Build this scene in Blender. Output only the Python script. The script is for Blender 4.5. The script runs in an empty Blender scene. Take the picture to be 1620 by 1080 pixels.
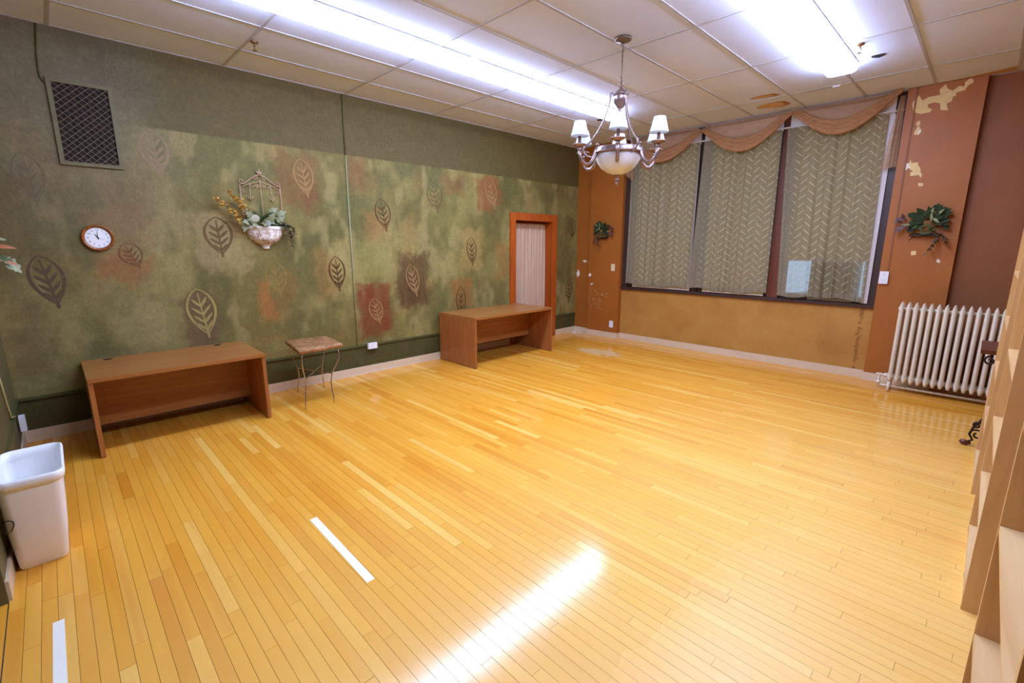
import bpy, bmesh, math, random
import numpy as np
from mathutils import Vector, Matrix
random.seed(7)
SC = bpy.context.scene
COL = SC.collection
PI = math.pi

# ------------------------------------------------------------------ camera, world, exposure
F_PX, YAW, PITCH, ROLL = 735.285, -0.7934, -0.2050, 0.0011
CAM = Vector((5.5083, 0.5738, 1.6441))
H = 3.3357            # ceiling height
YN, YF = 0.216, 7.717 # near wall, window wall
XW = 6.05             # right wall
cam = bpy.data.cameras.new('camera'); co = bpy.data.objects.new('camera', cam); COL.objects.link(co)
cam.sensor_width = 36; cam.lens = F_PX / 1620 * 36; cam.clip_start = 0.02
_f = Vector((math.sin(YAW) * math.cos(PITCH), math.cos(YAW) * math.cos(PITCH), math.sin(PITCH)))
_r = Vector((math.cos(YAW), -math.sin(YAW), 0)); _u = _r.cross(_f)
_r2 = _r * math.cos(ROLL) + _u * math.sin(ROLL); _u2 = _u * math.cos(ROLL) - _r * math.sin(ROLL)
M = Matrix((_r2, _u2, -_f)).transposed().to_4x4(); M.translation = CAM
co.matrix_world = M
SC.camera = co
SC.view_settings.view_transform = 'Standard'; SC.view_settings.look = 'None'
SC.view_settings.exposure = 2.22; SC.view_settings.gamma = 1.0; SC.view_settings.use_curve_mapping = False
W = bpy.data.worlds.new('world'); SC.world = W; W.use_nodes = True
W.node_tree.nodes['Background'].inputs[0].default_value = (0.55, 0.72, 1.0, 1)
W.node_tree.nodes['Background'].inputs[1].default_value = 0.35
LAMP = 7.0            # radiance of the fluorescent lenses
LAMP_COL = (0.74, 0.92, 1.40)

# ------------------------------------------------------------------ helpers: colour, materials
def S(r, g, b):
    f = lambda c: (c / 255 / 12.92) if c / 255 <= 0.04045 else ((c / 255 + 0.055) / 1.055) ** 2.4
    return (f(r), f(g), f(b), 1.0)
def mul(c, k): return (min(1, c[0] * k), min(1, c[1] * k), min(1, c[2] * k), 1)
class NT:
    def __init__(s, name):
        s.m = bpy.data.materials.new(name); s.m.use_nodes = True; s.t = s.m.node_tree; s.n = s.t.nodes
        s.b = s.n['Principled BSDF']; s.out = s.n['Material Output']
    def new(s, t, **kw):
        n = s.n.new(t)
        for k, v in kw.items(): setattr(n, k, v)
        return n
    def link(s, a, b): s.t.links.new(a, b)
    def math(s, op, a, b=None, c=None, clamp=False):
        n = s.new('ShaderNodeMath', operation=op); n.use_clamp = clamp
        for i, v in enumerate((a, b, c)):
            if v is None: continue
            if isinstance(v, (int, float)): n.inputs[i].default_value = v
            else: s.link(v, n.inputs[i])
        return n.outputs[0]
    def mix(s, fac, a, b, mode='MIX'):
        n = s.new('ShaderNodeMix', data_type='RGBA', blend_type=mode)
        for i, v in ((0, fac), (6, a), (7, b)):
            if isinstance(v, (int, float)): n.inputs[i].default_value = v
            elif isinstance(v, tuple): n.inputs[i].default_value = v
            else: s.link(v, n.inputs[i])
        return n.outputs[2]
    def coord(s, kind='Object', scale=(1, 1, 1)):
        if kind == 'Position': o = s.new('ShaderNodeNewGeometry').outputs['Position']
        else: o = s.new('ShaderNodeTexCoord').outputs[kind]
        mp = s.new('ShaderNodeMapping'); mp.inputs['Scale'].default_value = scale
        s.link(o, mp.inputs['Vector']); return mp.outputs[0]
    def noise(s, vec, scale, detail=4, rough=0.55, dist=0.0):
        n = s.new('ShaderNodeTexNoise'); n.inputs['Scale'].default_value = scale; n.inputs['Detail'].default_value = detail
        n.inputs['Roughness'].default_value = rough; n.inputs['Distortion'].default_value = dist
        s.link(vec, n.inputs['Vector']); return n.outputs['Fac']
    def ramp(s, fac, stops):
        n = s.new('ShaderNodeValToRGB'); e = n.color_ramp.elements
        while len(e) < len(stops): e.new(0.5)
        for i, (p, c) in enumerate(stops): e[i].position = p; e[i].color = c
        s.link(fac, n.inputs[0]); return n.outputs[0]
    def bump(s, h, strength=0.2, dist=0.01):
        n = s.new('ShaderNodeBump'); n.inputs['Strength'].default_value = strength; n.inputs['Distance'].default_value = dist
        s.link(h, n.inputs['Height']); s.link(n.outputs[0], s.b.inputs['Normal'])
    def set(s, color=None, rough=None, metal=None, spec=None, coat=None):
        for k, v in (('Base Color', color), ('Roughness', rough), ('Metallic', metal), ('Specular IOR Level', spec), ('Coat Weight', coat)):
            if v is None: continue
            if isinstance(v, (int, float, tuple)): s.b.inputs[k].default_value = v
            else: s.link(v, s.b.inputs[k])
def plain(name, col, rough=0.5, metal=0.0, var=0.12, scale=14.0, spec=0.5, bump=0.0, bscale=60):
    t = NT(name); v = t.coord('Object'); n = t.noise(v, scale)
    t.set(t.ramp(n, [(0.25, mul(col, 1 - var)), (0.75, mul(col, 1 + var))]), rough, metal, spec)
    if bump: t.bump(t.noise(v, bscale), bump, 0.01)
    return t.m
def wood(name, c1, c2, axis=1, rough=0.35, scale=7.0, stretch=0.09, spec=0.5):
    t = NT(name); sc = [1, 1, 1]; sc[axis] = stretch
    v = t.coord('Object', tuple(sc)); n = t.noise(v, scale, 3, 0.5, 1.6); g = t.noise(v, scale * 14, 4, 0.6, 0.3)
    c = t.ramp(n, [(0.30, c1), (0.5, c2), (0.62, mul(c1, 1.05)), (0.74, c2)])
    c = t.mix(t.math('MULTIPLY', g, 0.55), c, mul(c1, 0.72))
    t.set(c, rough, 0, spec); t.bump(g, 0.06, 0.004); return t.m
M_ = {}
M_['white_plastic'] = plain('white_plastic', S(235, 236, 240), 0.35, var=0.02)
M_['bin'] = plain('bin_plastic', S(248, 247, 246), 0.30, var=0.02, scale=5)
M_['bin_in'] = plain('bin_inside', S(225, 228, 235), 0.4, var=0.02)
M_['ivory'] = plain('ivory_plastic', S(226, 208, 170), 0.4, var=0.03)
M_['dark'] = plain('dark_plastic', S(30, 26, 24), 0.5, var=0.1)
M_['black_void'] = plain('dark_void', S(24, 18, 14), 0.9, var=0.2)
M_['base'] = plain('baseboard_vinyl', S(218, 194, 160), 0.45, var=0.05, scale=6)
M_['orange'] = plain('orange_paint', S(164, 94, 28), 0.5, var=0.07, scale=3.0, bump=0.12, bscale=180)
M_['orange2'] = plain('darker_orange_paint', S(138, 80, 36), 0.55, var=0.08, scale=3.0, bump=0.1, bscale=180)
M_['casing'] = wood('casing_orange_wood', S(188, 90, 26), S(168, 74, 18), 2, 0.35, 5)
M_['mullion'] = plain('mullion_brown', S(106, 52, 30), 0.45, var=0.08)
M_['frame_dark'] = plain('window_dark_brown', S(62, 40, 36), 0.45, var=0.1)
M_['chan'] = plain('shade_channel_white', S(214, 206, 204), 0.5, var=0.03)
M_['plaster'] = plain('bare_plaster', S(226, 196, 136), 0.85, var=0.10, scale=30)
M_['plaster_w'] = plain('bare_plaster_white', S(232, 222, 208), 0.85, var=0.06, scale=30)
M_['rail'] = plain('grid_rail_metal', S(182, 182, 190), 0.75, var=0.04, spec=0.2)
M_['chrome'] = plain('chrome_wire', S(190, 185, 182), 0.22, 0.95, var=0.06)
M_['pewter'] = plain('pewter', S(150, 128, 124), 0.32, 0.75, var=0.28, scale=40)
M_['bronze'] = plain('canopy_bronze', S(112, 88, 66), 0.4, 0.6, var=0.2, scale=30)
M_['iron'] = plain('dark_iron', S(46, 30, 24), 0.5, 0.4, var=0.2)
M_['iron_pink'] = plain('distressed_pink_iron', S(188, 150, 122), 0.6, 0.1, var=0.22, scale=50)
M_['radiator'] = plain('radiator_enamel', S(228, 216, 194), 0.42, var=0.05, scale=6)
M_['brass'] = plain('sprinkler_brass', S(150, 118, 82), 0.3, 0.8, var=0.2)
M_['foot_wood'] = wood('dark_red_wood', S(110, 54, 34), S(84, 38, 26), 0, 0.35)
M_['desk_x'] = wood('oak_laminate_across', S(176, 116, 58), S(160, 99, 46), 0, 0.33, 6)
M_['desk_y'] = wood('oak_laminate_along', S(176, 116, 58), S(160, 99, 46), 1, 0.33, 6)
M_['desk_z'] = wood('oak_laminate_upright', S(178, 110, 56), S(160, 94, 46), 2, 0.36, 6)
M_['ash_y'] = wood('pale_ash_along', S(232, 194, 138), S(218, 170, 110), 1, 0.42, 5)
M_['ash_z'] = wood('pale_ash_upright', S(228, 184, 122), S(212, 160, 98), 2, 0.42, 5)
M_['clock_rim'] = wood('clock_rim_wood', S(166, 98, 44), S(122, 64, 26), 2, 0.25, 12)
M_['clock_face'] = plain('clock_face', S(244, 244, 246), 0.4, var=0.01)
M_['vent_paint'] = plain('vent_paint', S(106, 98, 62), 0.6, var=0.08)
M_['vent_wire'] = plain('vent_wire', S(128, 118, 96), 0.45, 0.2, var=0.1)
M_['olive_pipe'] = plain('painted_conduit', S(88, 82, 46), 0.55, var=0.12, spec=0.25)
M_['pipe_light'] = plain('scuffed_conduit', S(150, 150, 108), 0.45, var=0.25, scale=25)
M_['tape'] = plain('white_tape', S(246, 238, 220), 0.55, var=0.03, scale=30)
M_['flake'] = plain('paint_flake', S(238, 230, 218), 0.8, var=0.04)
M_['stain'] = plain('water_stain_brown', S(168, 112, 62), 0.9, var=0.2, scale=18)
M_['stain2'] = plain('water_stain_tan', S(214, 178, 128), 0.9, var=0.12, scale=22)
M_['stain3'] = plain('old_damp_stain', S(196, 158, 112), 0.9, var=0.12, scale=8)
M_['ac'] = plain('ac_beige', S(122, 110, 94), 0.5, var=0.05)
M_['ac_dark'] = plain('ac_grille', S(70, 62, 54), 0.6, var=0.1)
M_['pot'] = None
M_['basket'] = wood('woven_basket', S(150, 112, 58), S(112, 78, 36), 0, 0.8, 30, 0.4)
M_['leaf_pale'] = plain('leaf_pale_green', S(142, 146, 108), 0.6, var=0.22, scale=26)
M_['leaf_white'] = plain('leaf_whitish', S(196, 196, 178), 0.6, var=0.10, scale=26)
M_['leaf_green'] = plain('leaf_green', S(72, 82, 42), 0.75, var=0.3, scale=22, spec=0.25)
M_['leaf_dark'] = plain('leaf_dark_green', S(46, 58, 30), 0.75, var=0.35, scale=20, spec=0.25)
M_['leaf_plum'] = plain('leaf_plum', S(92, 52, 52), 0.55, var=0.3, scale=26)
M_['leaf_vein'] = plain('leaf_edge_pale', S(124, 130, 80), 0.55, var=0.15)
M_['dry'] = plain('dried_brown_fern', S(94, 78, 56), 0.7, var=0.4, scale=30)
M_['yellow'] = plain('yellow_petals', S(206, 160, 66), 0.65, var=0.28, scale=40)
M_['stem'] = plain('stem_green', S(104, 96, 52), 0.6, var=0.2)
M_['cable'] = plain('pale_cable', S(186, 182, 128), 0.5, var=0.2, scale=30)
M_['glint_white'] = plain('glint_paint', S(240, 244, 255), 0.2, var=0.0)
def pot_mat():
    t = NT('distressed_plaster_pot'); v = t.coord('Object')
    n = t.noise(v, 26, 5, 0.65, 0.8)
    c = t.ramp(n, [(0.36, S(168, 130, 102)), (0.5, S(214, 196, 180)), (0.62, S(238, 232, 226))])
    t.set(c, 0.6); t.bump(t.noise(v, 34, 3, 0.5, 1.2), 0.5, 0.02); return t.m
M_['pot'] = pot_mat()
def stone_mat():
    t = NT('travertine'); v = t.coord('Object')
    n = t.noise(v, 12, 8, 0.7, 0.4)
    t.set(t.ramp(n, [(0.3, S(112, 72, 40)), (0.52, S(160, 110, 64)), (0.72, S(198, 158, 114))]), 0.6)
    t.bump(t.noise(v, 70, 5), 0.6, 0.01); return t.m
M_['stone'] = stone_mat()
def sill_mat():
    t = NT('ochre_glaze'); v = t.coord('Position'); n = t.noise(v, 1.8, 6, 0.6, 0.3)
    c = t.ramp(n, [(0.3, S(164, 110, 42)), (0.5, S(180, 128, 54)), (0.7, S(190, 140, 66))])
    # rusty water marks by the right pillar
    p = t.new('ShaderNodeNewGeometry').outputs['Position']; sp = t.new('ShaderNodeSeparateXYZ'); t.link(p, sp.inputs[0])
    dx = t.math('SUBTRACT', sp.outputs[0], 4.47); m = t.math('SUBTRACT', 1.0, t.math('MULTIPLY', t.math('ABSOLUTE', dx), 8.0), clamp=True)
    k = t.math('GREATER_THAN', t.math('MULTIPLY', m, t.noise(v, 11, 6, 0.6, 1.5)), 0.42)
    c = t.mix(t.math('MULTIPLY', k, 0.6), c, S(120, 62, 24))
    t.set(c, 0.55); t.bump(t.noise(v, 40, 4), 0.08, 0.01); return t.m
M_['ochre'] = sill_mat()
def tile_mat():
    t = NT('ceiling_tile_fissured'); v = t.coord('Position')
    n = t.noise(v, 2.0, 3); f = t.noise(v, 170, 3, 0.7)
    c = t.ramp(n, [(0.3, S(212, 222, 249)), (0.7, S(219, 228, 254))])
    c = t.mix(t.math('GREATER_THAN', f, 0.62), c, S(198, 208, 234))
    t.set(c, 0.9, 0, 0.2); t.bump(f, 0.25, 0.004); return t.m
M_['tile'] = tile_mat()
def lens_mat():
    t = NT('fluorescent_lens'); t.set((0.9, 0.9, 0.9, 1), 0.4)
    t.b.inputs['Emission Color'].default_value = (*LAMP_COL, 1); t.b.inputs['Emission Strength'].default_value = LAMP
    return t.m
M_['lens'] = lens_mat()
def glass_mat():
    t = NT('window_glass'); g = t.new('ShaderNodeBsdfGlossy'); g.inputs['Roughness'].default_value = 0.03
    tr = t.new('ShaderNodeBsdfTransparent'); tr.inputs[0].default_value = (0.86, 0.92, 0.95, 1); fr = t.new('ShaderNodeFresnel'); fr.inputs[0].default_value = 1.45
    mx = t.new('ShaderNodeMixShader'); t.link(fr.outputs[0], mx.inputs[0]); t.link(tr.outputs[0], mx.inputs[1]); t.link(g.outputs[0], mx.inputs[2])
    t.link(mx.outputs[0], t.out.inputs[0]); return t.m
M_['glass'] = glass_mat()
def cloth_mat(name, color_fn, alpha, trans=0.35, rough=0.85):
    t = NT(name); c = color_fn(t)
    d = t.new('ShaderNodeBsdfDiffuse'); tl = t.new('ShaderNodeBsdfTranslucent'); tp = t.new('ShaderNodeBsdfTransparent')
    for n in (d, tl):
        if isinstance(c, tuple): n.inputs[0].default_value = c
        else: t.link(c, n.inputs[0])
    m1 = t.new('ShaderNodeMixShader'); m1.inputs[0].default_value = trans
    t.link(d.outputs[0], m1.inputs[1]); t.link(tl.outputs[0], m1.inputs[2])
    m2 = t.new('ShaderNodeMixShader')
    if isinstance(alpha, (int, float)): m2.inputs[0].default_value = alpha
    else: t.link(alpha(t), m2.inputs[0])
    t.link(tp.outputs[0], m2.inputs[1]); t.link(m1.outputs[0], m2.inputs[2]); t.link(m2.outputs[0], t.out.inputs[0]); return t.m
def lace_dash(t):
    p = t.new('ShaderNodeNewGeometry').outputs['Position']; sp = t.new('ShaderNodeSeparateXYZ'); t.link(p, sp.inputs[0])
    w, h = 0.098, 0.098
    u = t.math('DIVIDE', sp.outputs[0], w); i = t.math('FLOOR', u); fx = t.math('SUBTRACT', t.math('SUBTRACT', u, i), 0.5)
    par = t.math('MODULO', t.math('ABSOLUTE', i), 2.0); sg = t.math('SUBTRACT', t.math('MULTIPLY', par, 2.0), 1.0)
    v = t.math('ADD', t.math('DIVIDE', sp.outputs[2], h), t.math('MULTIPLY', par, 0.5))
    v = t.math('SUBTRACT', v, t.math('MULTIPLY', t.math('MULTIPLY', fx, sg), 0.85))
    fz = t.math('SUBTRACT', t.math('FRACT', v), 0.5)
    a = t.math('LESS_THAN', t.math('ABSOLUTE', fz), 0.055); b = t.math('LESS_THAN', t.math('ABSOLUTE', fx), 0.36)
    return t.math('MULTIPLY', a, b)
def lace_col(t):
    w = t.noise(t.coord('Position', (1, 1, 1)), 90, 3)
    c = t.ramp(w, [(0.3, S(150, 138, 106)), (0.7, S(176, 164, 130))])
    return t.mix(t.math('MULTIPLY', lace_dash(t), t.math('MULTIPLY', t.noise(t.coord('Position', (3, 1, 0.6)), 3.5, 2), 0.95)), c, S(238, 230, 206))
def lace_alpha(t):
    w = t.noise(t.coord('Position', (1, 1, 1)), 240, 2)
    return t.math('ADD', t.math('MULTIPLY', lace_dash(t), 0.3), t.math('ADD', 0.56, t.math('MULTIPLY', w, 0.2)), clamp=True)
M_['lace'] = cloth_mat('lace_sheer', lace_col, lace_alpha, 0.3)
M_['hem'] = cloth_mat('lace_hem', lambda t: t.ramp(t.noise(t.coord('Position'), 60, 4), [(0.3, S(128, 118, 96)), (0.7, S(164, 152, 126))]), 0.9, 0.2)
M_['shade'] = cloth_mat('roller_shade_cloth', lambda t: S(222, 206, 160), 1.0, 0.35)
M_['swag'] = cloth_mat('tan_voile', lambda t: t.ramp(t.noise(t.coord('Position', (1, 1, 3)), 9, 4), [(0.3, S(206, 160, 118)), (0.7, S(222, 180, 138))]), 0.62, 0.4)
M_['swag2'] = cloth_mat('tan_voile_gathered', lambda t: t.ramp(t.noise(t.coord('Position', (1, 1, 4)), 16, 4), [(0.3, S(192, 138, 96)), (0.7, S(216, 168, 124))]), 0.92, 0.35)
M_['door_cloth'] = cloth_mat('cream_door_curtain', lambda t: t.mix(t.math('MULTIPLY', t.noise(t.coord('Position', (1, 1, 0.08)), 36, 4), 0.6), S(232, 206, 176), S(206, 150, 108)), 1.0, 0.25)
M_['lampshade'] = cloth_mat('lamp_shade_white', lambda t: S(246, 246, 244), 1.0, 0.5)
M_['bowl'] = plain('alabaster_bowl', S(222, 226, 238), 0.25, var=0.06, scale=14)
def floor_mat():
    t = NT('golden_maple_boards')
    at = t.new('ShaderNodeAttribute', attribute_name='tone').outputs['Fac']
    v = t.coord('Position', (0.07, 1, 1)); vp = t.coord('Position')
    off = t.new('ShaderNodeVectorMath', operation='ADD'); cmb = t.new('ShaderNodeCombineXYZ'); t.link(t.math('MULTIPLY', at, 37.0), cmb.inputs[0]); t.link(t.math('MULTIPLY', at, 11.0), cmb.inputs[1])
    t.link(v, off.inputs[0]); t.link(cmb.outputs[0], off.inputs[1]); v = off.outputs[0]
    g = t.noise(v, 60, 4, 0.6, 0.4); b = t.noise(v, 7, 3, 0.5, 0.8); big = t.noise(vp, 0.9, 4, 0.6)
    c = t.ramp(at, [(0.0, S(218, 138, 40)), (0.35, S(232, 160, 50)), (0.7, S(237, 171, 62)), (1.0, S(246, 194, 98))])
    c = t.mix(t.math('MULTIPLY', g, 0.25), c, S(214, 136, 40))
    c = t.mix(t.ramp(b, [(0.5, (0, 0, 0, 1)), (0.85, (0.6, 0.6, 0.6, 1))]), c, S(208, 122, 32))
    c = t.mix(t.ramp(big, [(0.45, (0, 0, 0, 1)), (0.75, (0.4, 0.4, 0.4, 1))]), c, S(222, 144, 42))
    # scuffed pale patch where the varnish has gone, near the far left corner
    sp = t.new('ShaderNodeSeparateXYZ'); t.link(vp, sp.inputs[0])
    ex = t.math('DIVIDE', t.math('SUBTRACT', sp.outputs[0], 1.42), 0.58); ey = t.math('DIVIDE', t.math('SUBTRACT', sp.outputs[1], 6.52), 0.30)
    e = t.math('SUBTRACT', 1.0, t.math('ADD', t.math('MULTIPLY', ex, ex), t.math('MULTIPLY', ey, ey)), clamp=True)
    wv = t.coord('Position', (2.2, 9, 1)); wn = t.noise(wv, 1.6, 4)
    k = t.math('MULTIPLY', t.ramp(t.math('MULTIPLY', e, wn), [(0.22, (0, 0, 0, 1)), (0.36, (1, 1, 1, 1))]), 0.75)
    c = t.mix(k, c, S(214, 180, 128))
    glare = t.math('MULTIPLY', t.math('DIVIDE', t.math('SUBTRACT', sp.outputs[0], 2.7), 2.2, clamp=True), t.math('DIVIDE', t.math('SUBTRACT', 6.9, sp.outputs[1]), 3.4, clamp=True))
    c = t.mix(t.math('MULTIPLY', glare, t.math('ADD', 0.35, t.math('MULTIPLY', b, 0.55))), c, S(250, 208, 122))   # lamp brightness and glare put into the board colour, near right
    rg = t.math('ADD', 0.085, t.math('MULTIPLY', t.noise(vp, 5, 4), 0.10)); rg = t.math('ADD', rg, t.math('MULTIPLY', k, 0.3))
    wr = t.math('MULTIPLY', t.math('DIVIDE', t.math('SUBTRACT', sp.outputs[0], 4.45), 0.5, clamp=True), t.math('DIVIDE', t.math('SUBTRACT', 4.2, sp.outputs[1]), 1.2, clamp=True))
    rg = t.math('ADD', rg, t.math('MULTIPLY', wr, 0.26))   # varnish worn dull along the bookcases
    t.set(c, rg, 0, 0.5); t.bump(t.noise(t.coord('Position', (0.25, 1, 1)), 9, 2), 0.05, 0.01); return t.m
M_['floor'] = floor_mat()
def mural_mat():
    t = NT('green_mural_paint'); at = t.new('ShaderNodeAttribute', attribute_name='paint').outputs['Color']
    v = t.coord('Position'); v1 = t.coord('Position', (1, 1, 0.35)); v2 = t.coord('Position', (1, 0.3, 1))
    n1 = t.noise(v1, 26, 6, 0.7, 1.0); n2 = t.noise(v2, 22, 6, 0.7, 0.6); n3 = t.noise(v, 5, 6, 0.65, 0.9)
    k = t.math('ADD', t.math('MULTIPLY', n1, 0.40), t.math('ADD', t.math('MULTIPLY', n2, 0.34), t.math('MULTIPLY', n3, 0.4)))
    rd = t.noise(t.coord('Position', (1, 1, 0.8)), 7, 3, 0.6, 3.0); rd = t.math('SUBTRACT', 1.0, t.math('ABSOLUTE', t.math('SUBTRACT', t.math('MULTIPLY', rd, 2.0), 1.0))); rd = t.math('POWER', rd, 14.0)
    br = t.math('ADD', t.math('ADD', 0.38, t.math('MULTIPLY', k, 1.2)), t.math('MULTIPLY', t.math('MULTIPLY', rd, n1), 0.45))
    c = t.new('ShaderNodeMix', data_type='RGBA', blend_type='MULTIPLY'); c.inputs[0].default_value = 1
    cb = t.new('ShaderNodeCombineColor'); 
    for i in range(3): t.link(br, cb.inputs[i])
    t.link(at, c.inputs[6]); t.link(cb.outputs[0], c.inputs[7])
    t.set(c.outputs[2], 0.6, 0, 0.2); t.bump(t.noise(v, 55, 5), 0.10, 0.01); return t.m
M_['mural'] = mural_mat()
def leafpaint(name, c): return plain(name, c, 0.7, var=0.18, scale=30, spec=0.12)
LP = {'rust': leafpaint('leaf_paint_rust', S(116, 82, 54)), 'mauve': leafpaint('leaf_paint_mauve', S(142, 120, 92)), 'brown': leafpaint('leaf_paint_brown', S(104, 84, 52)), 'tan': leafpaint('leaf_paint_tan', S(152, 118, 74)),
      'plum': leafpaint('leaf_paint_plum', S(96, 78, 58)), 'gold': leafpaint('leaf_paint_gold', S(158, 140, 80)), 'ochre': leafpaint('leaf_paint_ochre', S(136, 112, 58)),
      'dark': leafpaint('leaf_paint_dark', S(86, 62, 32)), 'faint': leafpaint('leaf_paint_faint', S(112, 98, 76))}

# ------------------------------------------------------------------ helpers: geometry
def box(bm, x0, x1, y0, y1, z0, z1):
    v = [bm.verts.new((x, y, z)) for x in (x0, x1) for y in (y0, y1) for z in (z0, z1)]
    for f in ((0, 1, 3, 2), (4, 6, 7, 5), (0, 4, 5, 1), (2, 3, 7, 6), (0, 2, 6, 4), (1, 5, 7, 3)): bm.faces.new([v[i] for i in f])
    return v
def bevel(bm, w, seg=2):
    bmesh.ops.bevel(bm, geom=[e for e in bm.edges if len(e.link_faces) == 2 and e.calc_face_angle(0) > 0.5], offset=w, segments=seg, affect='EDGES', profile=0.6)
def frame_axes(d):
    d = d.normalized(); a = Vector((0, 0, 1)) if abs(d.z) < 0.9 else Vector((1, 0, 0))
    u = d.cross(a).normalized(); return u, d.cross(u).normalized()
def tube(bm, pts, r, seg=8, closed=False, cap=True):
    pts = [Vector(p) for p in pts]; n = len(pts); rs = r if isinstance(r, (list, tuple)) else [r] * n; rings = []; u = None
    for i, p in enumerate(pts):
        if closed: d = pts[(i + 1) % n] - pts[i - 1]
        else: d = pts[min(i + 1, n - 1)] - pts[max(i - 1, 0)]
        if d.length < 1e-9: d = Vector((0, 0, 1))
        d.normalize()
        if u is None: u, w = frame_axes(d)
        else:
            u = u - d * u.dot(d)
            if u.length < 1e-6: u, w = frame_axes(d)
            u.normalize(); w = d.cross(u)
        rings.append([bm.verts.new(p + (u * math.cos(2 * PI * k / seg) + w * math.sin(2 * PI * k / seg)) * rs[i]) for k in range(seg)])
    for i in range(n if closed else n - 1):
        a, b = rings[i], rings[(i + 1) % n]
        for k in range(seg): bm.faces.new((a[k], a[(k + 1) % seg], b[(k + 1) % seg], b[k]))
    if cap and not closed: bm.faces.new(rings[0][::-1]); bm.faces.new(rings[-1])
def lathe(bm, prof, seg=24, c=(0, 0, 0), a0=0.0, a1=2 * PI, sx=1.0, sy=1.0):
    full = abs(a1 - a0 - 2 * PI) < 1e-6; m = seg if full else seg + 1; rings = []
    for r, z in prof: rings.append([bm.verts.new((c[0] + sx * r * math.cos(a0 + (a1 - a0) * k / seg), c[1] + sy * r * math.sin(a0 + (a1 - a0) * k / seg), c[2] + z)) for k in range(m)])
    for a, b in zip(rings, rings[1:]):
        for k in range(seg):
            q = (a[k], a[(k + 1) % m], b[(k + 1) % m], b[k]); bm.faces.new(q)
    if full and prof[0][0] > 1e-4: bm.faces.new(rings[0][::-1])
    if full and prof[-1][0] > 1e-4: bm.faces.new(rings[-1])
def prism(bm, poly, fn, h):
    a = [bm.verts.new(fn(x, y, 0)) for x, y in poly]; b = [bm.verts.new(fn(x, y, h)) for x, y in poly]; n = len(poly)
    bm.faces.new(a[::-1]); bm.faces.new(b)
    for i in range(n): bm.faces.new((a[i], a[(i + 1) % n], b[(i + 1) % n], b[i]))
def patch(bm, poly, fn, h):
    from mathutils.geometry import tessellate_polygon
    n = len(poly); a = [bm.verts.new(fn(x, y, 0)) for x, y in poly]; b = [bm.verts.new(fn(x, y, h)) for x, y in poly]
    for tr in tessellate_polygon([[Vector((x, y, 0)) for x, y in poly]]): bm.faces.new([b[i] for i in tr])
    for i in range(n): bm.faces.new((a[i], a[(i + 1) % n], b[(i + 1) % n], b[i]))
def strip(bm, pts, w, fn, h):
    pts = [Vector((p[0], p[1])) for p in pts]; n = len(pts); ws = w if isinstance(w, (list, tuple)) else [w] * n; L, R = [], []
    for i, p in enumerate(pts):
        d = (pts[min(i + 1, n - 1)] - pts[max(i - 1, 0)]).normalized(); q = Vector((-d.y, d.x)) * ws[i] / 2
        L.append(p + q); R.append(p - q)
    prism_pts = L + R[::-1]
    for i in range(n - 1):
        v = [bm.verts.new(fn(*c, 0)) for c in (R[i], R[i + 1], L[i + 1], L[i])] + [bm.verts.new(fn(*c, h)) for c in (R[i], R[i + 1], L[i + 1], L[i])]
        for f in ((4, 5, 6, 7), (0, 1, 5, 4), (2, 3, 7, 6)): bm.faces.new([v[k] for k in f])
def B(): return bmesh.new()
def mesh_of(bm, name, m, smooth=False):
    bmesh.ops.remove_doubles(bm, verts=bm.verts, dist=1e-6)
    bmesh.ops.recalc_face_normals(bm, faces=bm.faces)
    me = bpy.data.meshes.new(name); bm.to_mesh(me); bm.free()
    if m: me.materials.append(M_[m] if isinstance(m, str) else m)
    if smooth:
        for p in me.polygons: p.use_smooth = True
    return me
def link(name, me, parent=None, loc=(0, 0, 0), label=None):
    o = bpy.data.objects.new(name, me); COL.objects.link(o); o.location = loc
    if parent: o.parent = parent
    if label: o['label'] = label
    return o
def obj(name, bm, m, parent=None, smooth=False, loc=(0, 0, 0), label=None): return link(name, mesh_of(bm, name, m, smooth), parent, loc, label)
def bx(name, dims, m, parent=None, bev=0.0, label=None):
    bm = B(); box(bm, *dims)
    if bev: bevel(bm, bev)
    return obj(name, bm, m, parent, label=label)
def thing(name, label, cat, loc=(0, 0, 0), rz=0.0, group=None):
    o = bpy.data.objects.new(name, None); COL.objects.link(o); o.location = loc; o.rotation_euler = (0, 0, rz); o.empty_display_size = 0.1
    o['label'] = label; o['category'] = cat
    if group: o['group'] = group
    return o
def tag(o, label, cat, group=None):
    o['label'] = label; o['category'] = cat
    if group: o['group'] = group
    return o
def struct(o, label=None):
    o['kind'] = 'structure'
    if label: o['label'] = label
    return o
def setattr_face(me, vals):
    a = me.attributes.new('tone', 'FLOAT', 'FACE'); a.data.foreach_set('value', vals)
def dup(root, loc, rz=None, label=None):
    r = root.copy(); COL.objects.link(r); r.location = loc
    if rz is not None: r.rotation_euler = (0, 0, rz)
    if label: r['label'] = label
    for ch in list(root.children):
        c = ch.copy(); COL.objects.link(c); c.parent = r
        for g in list(ch.children):
            d = g.copy(); COL.objects.link(d); d.parent = c
    return r

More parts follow.
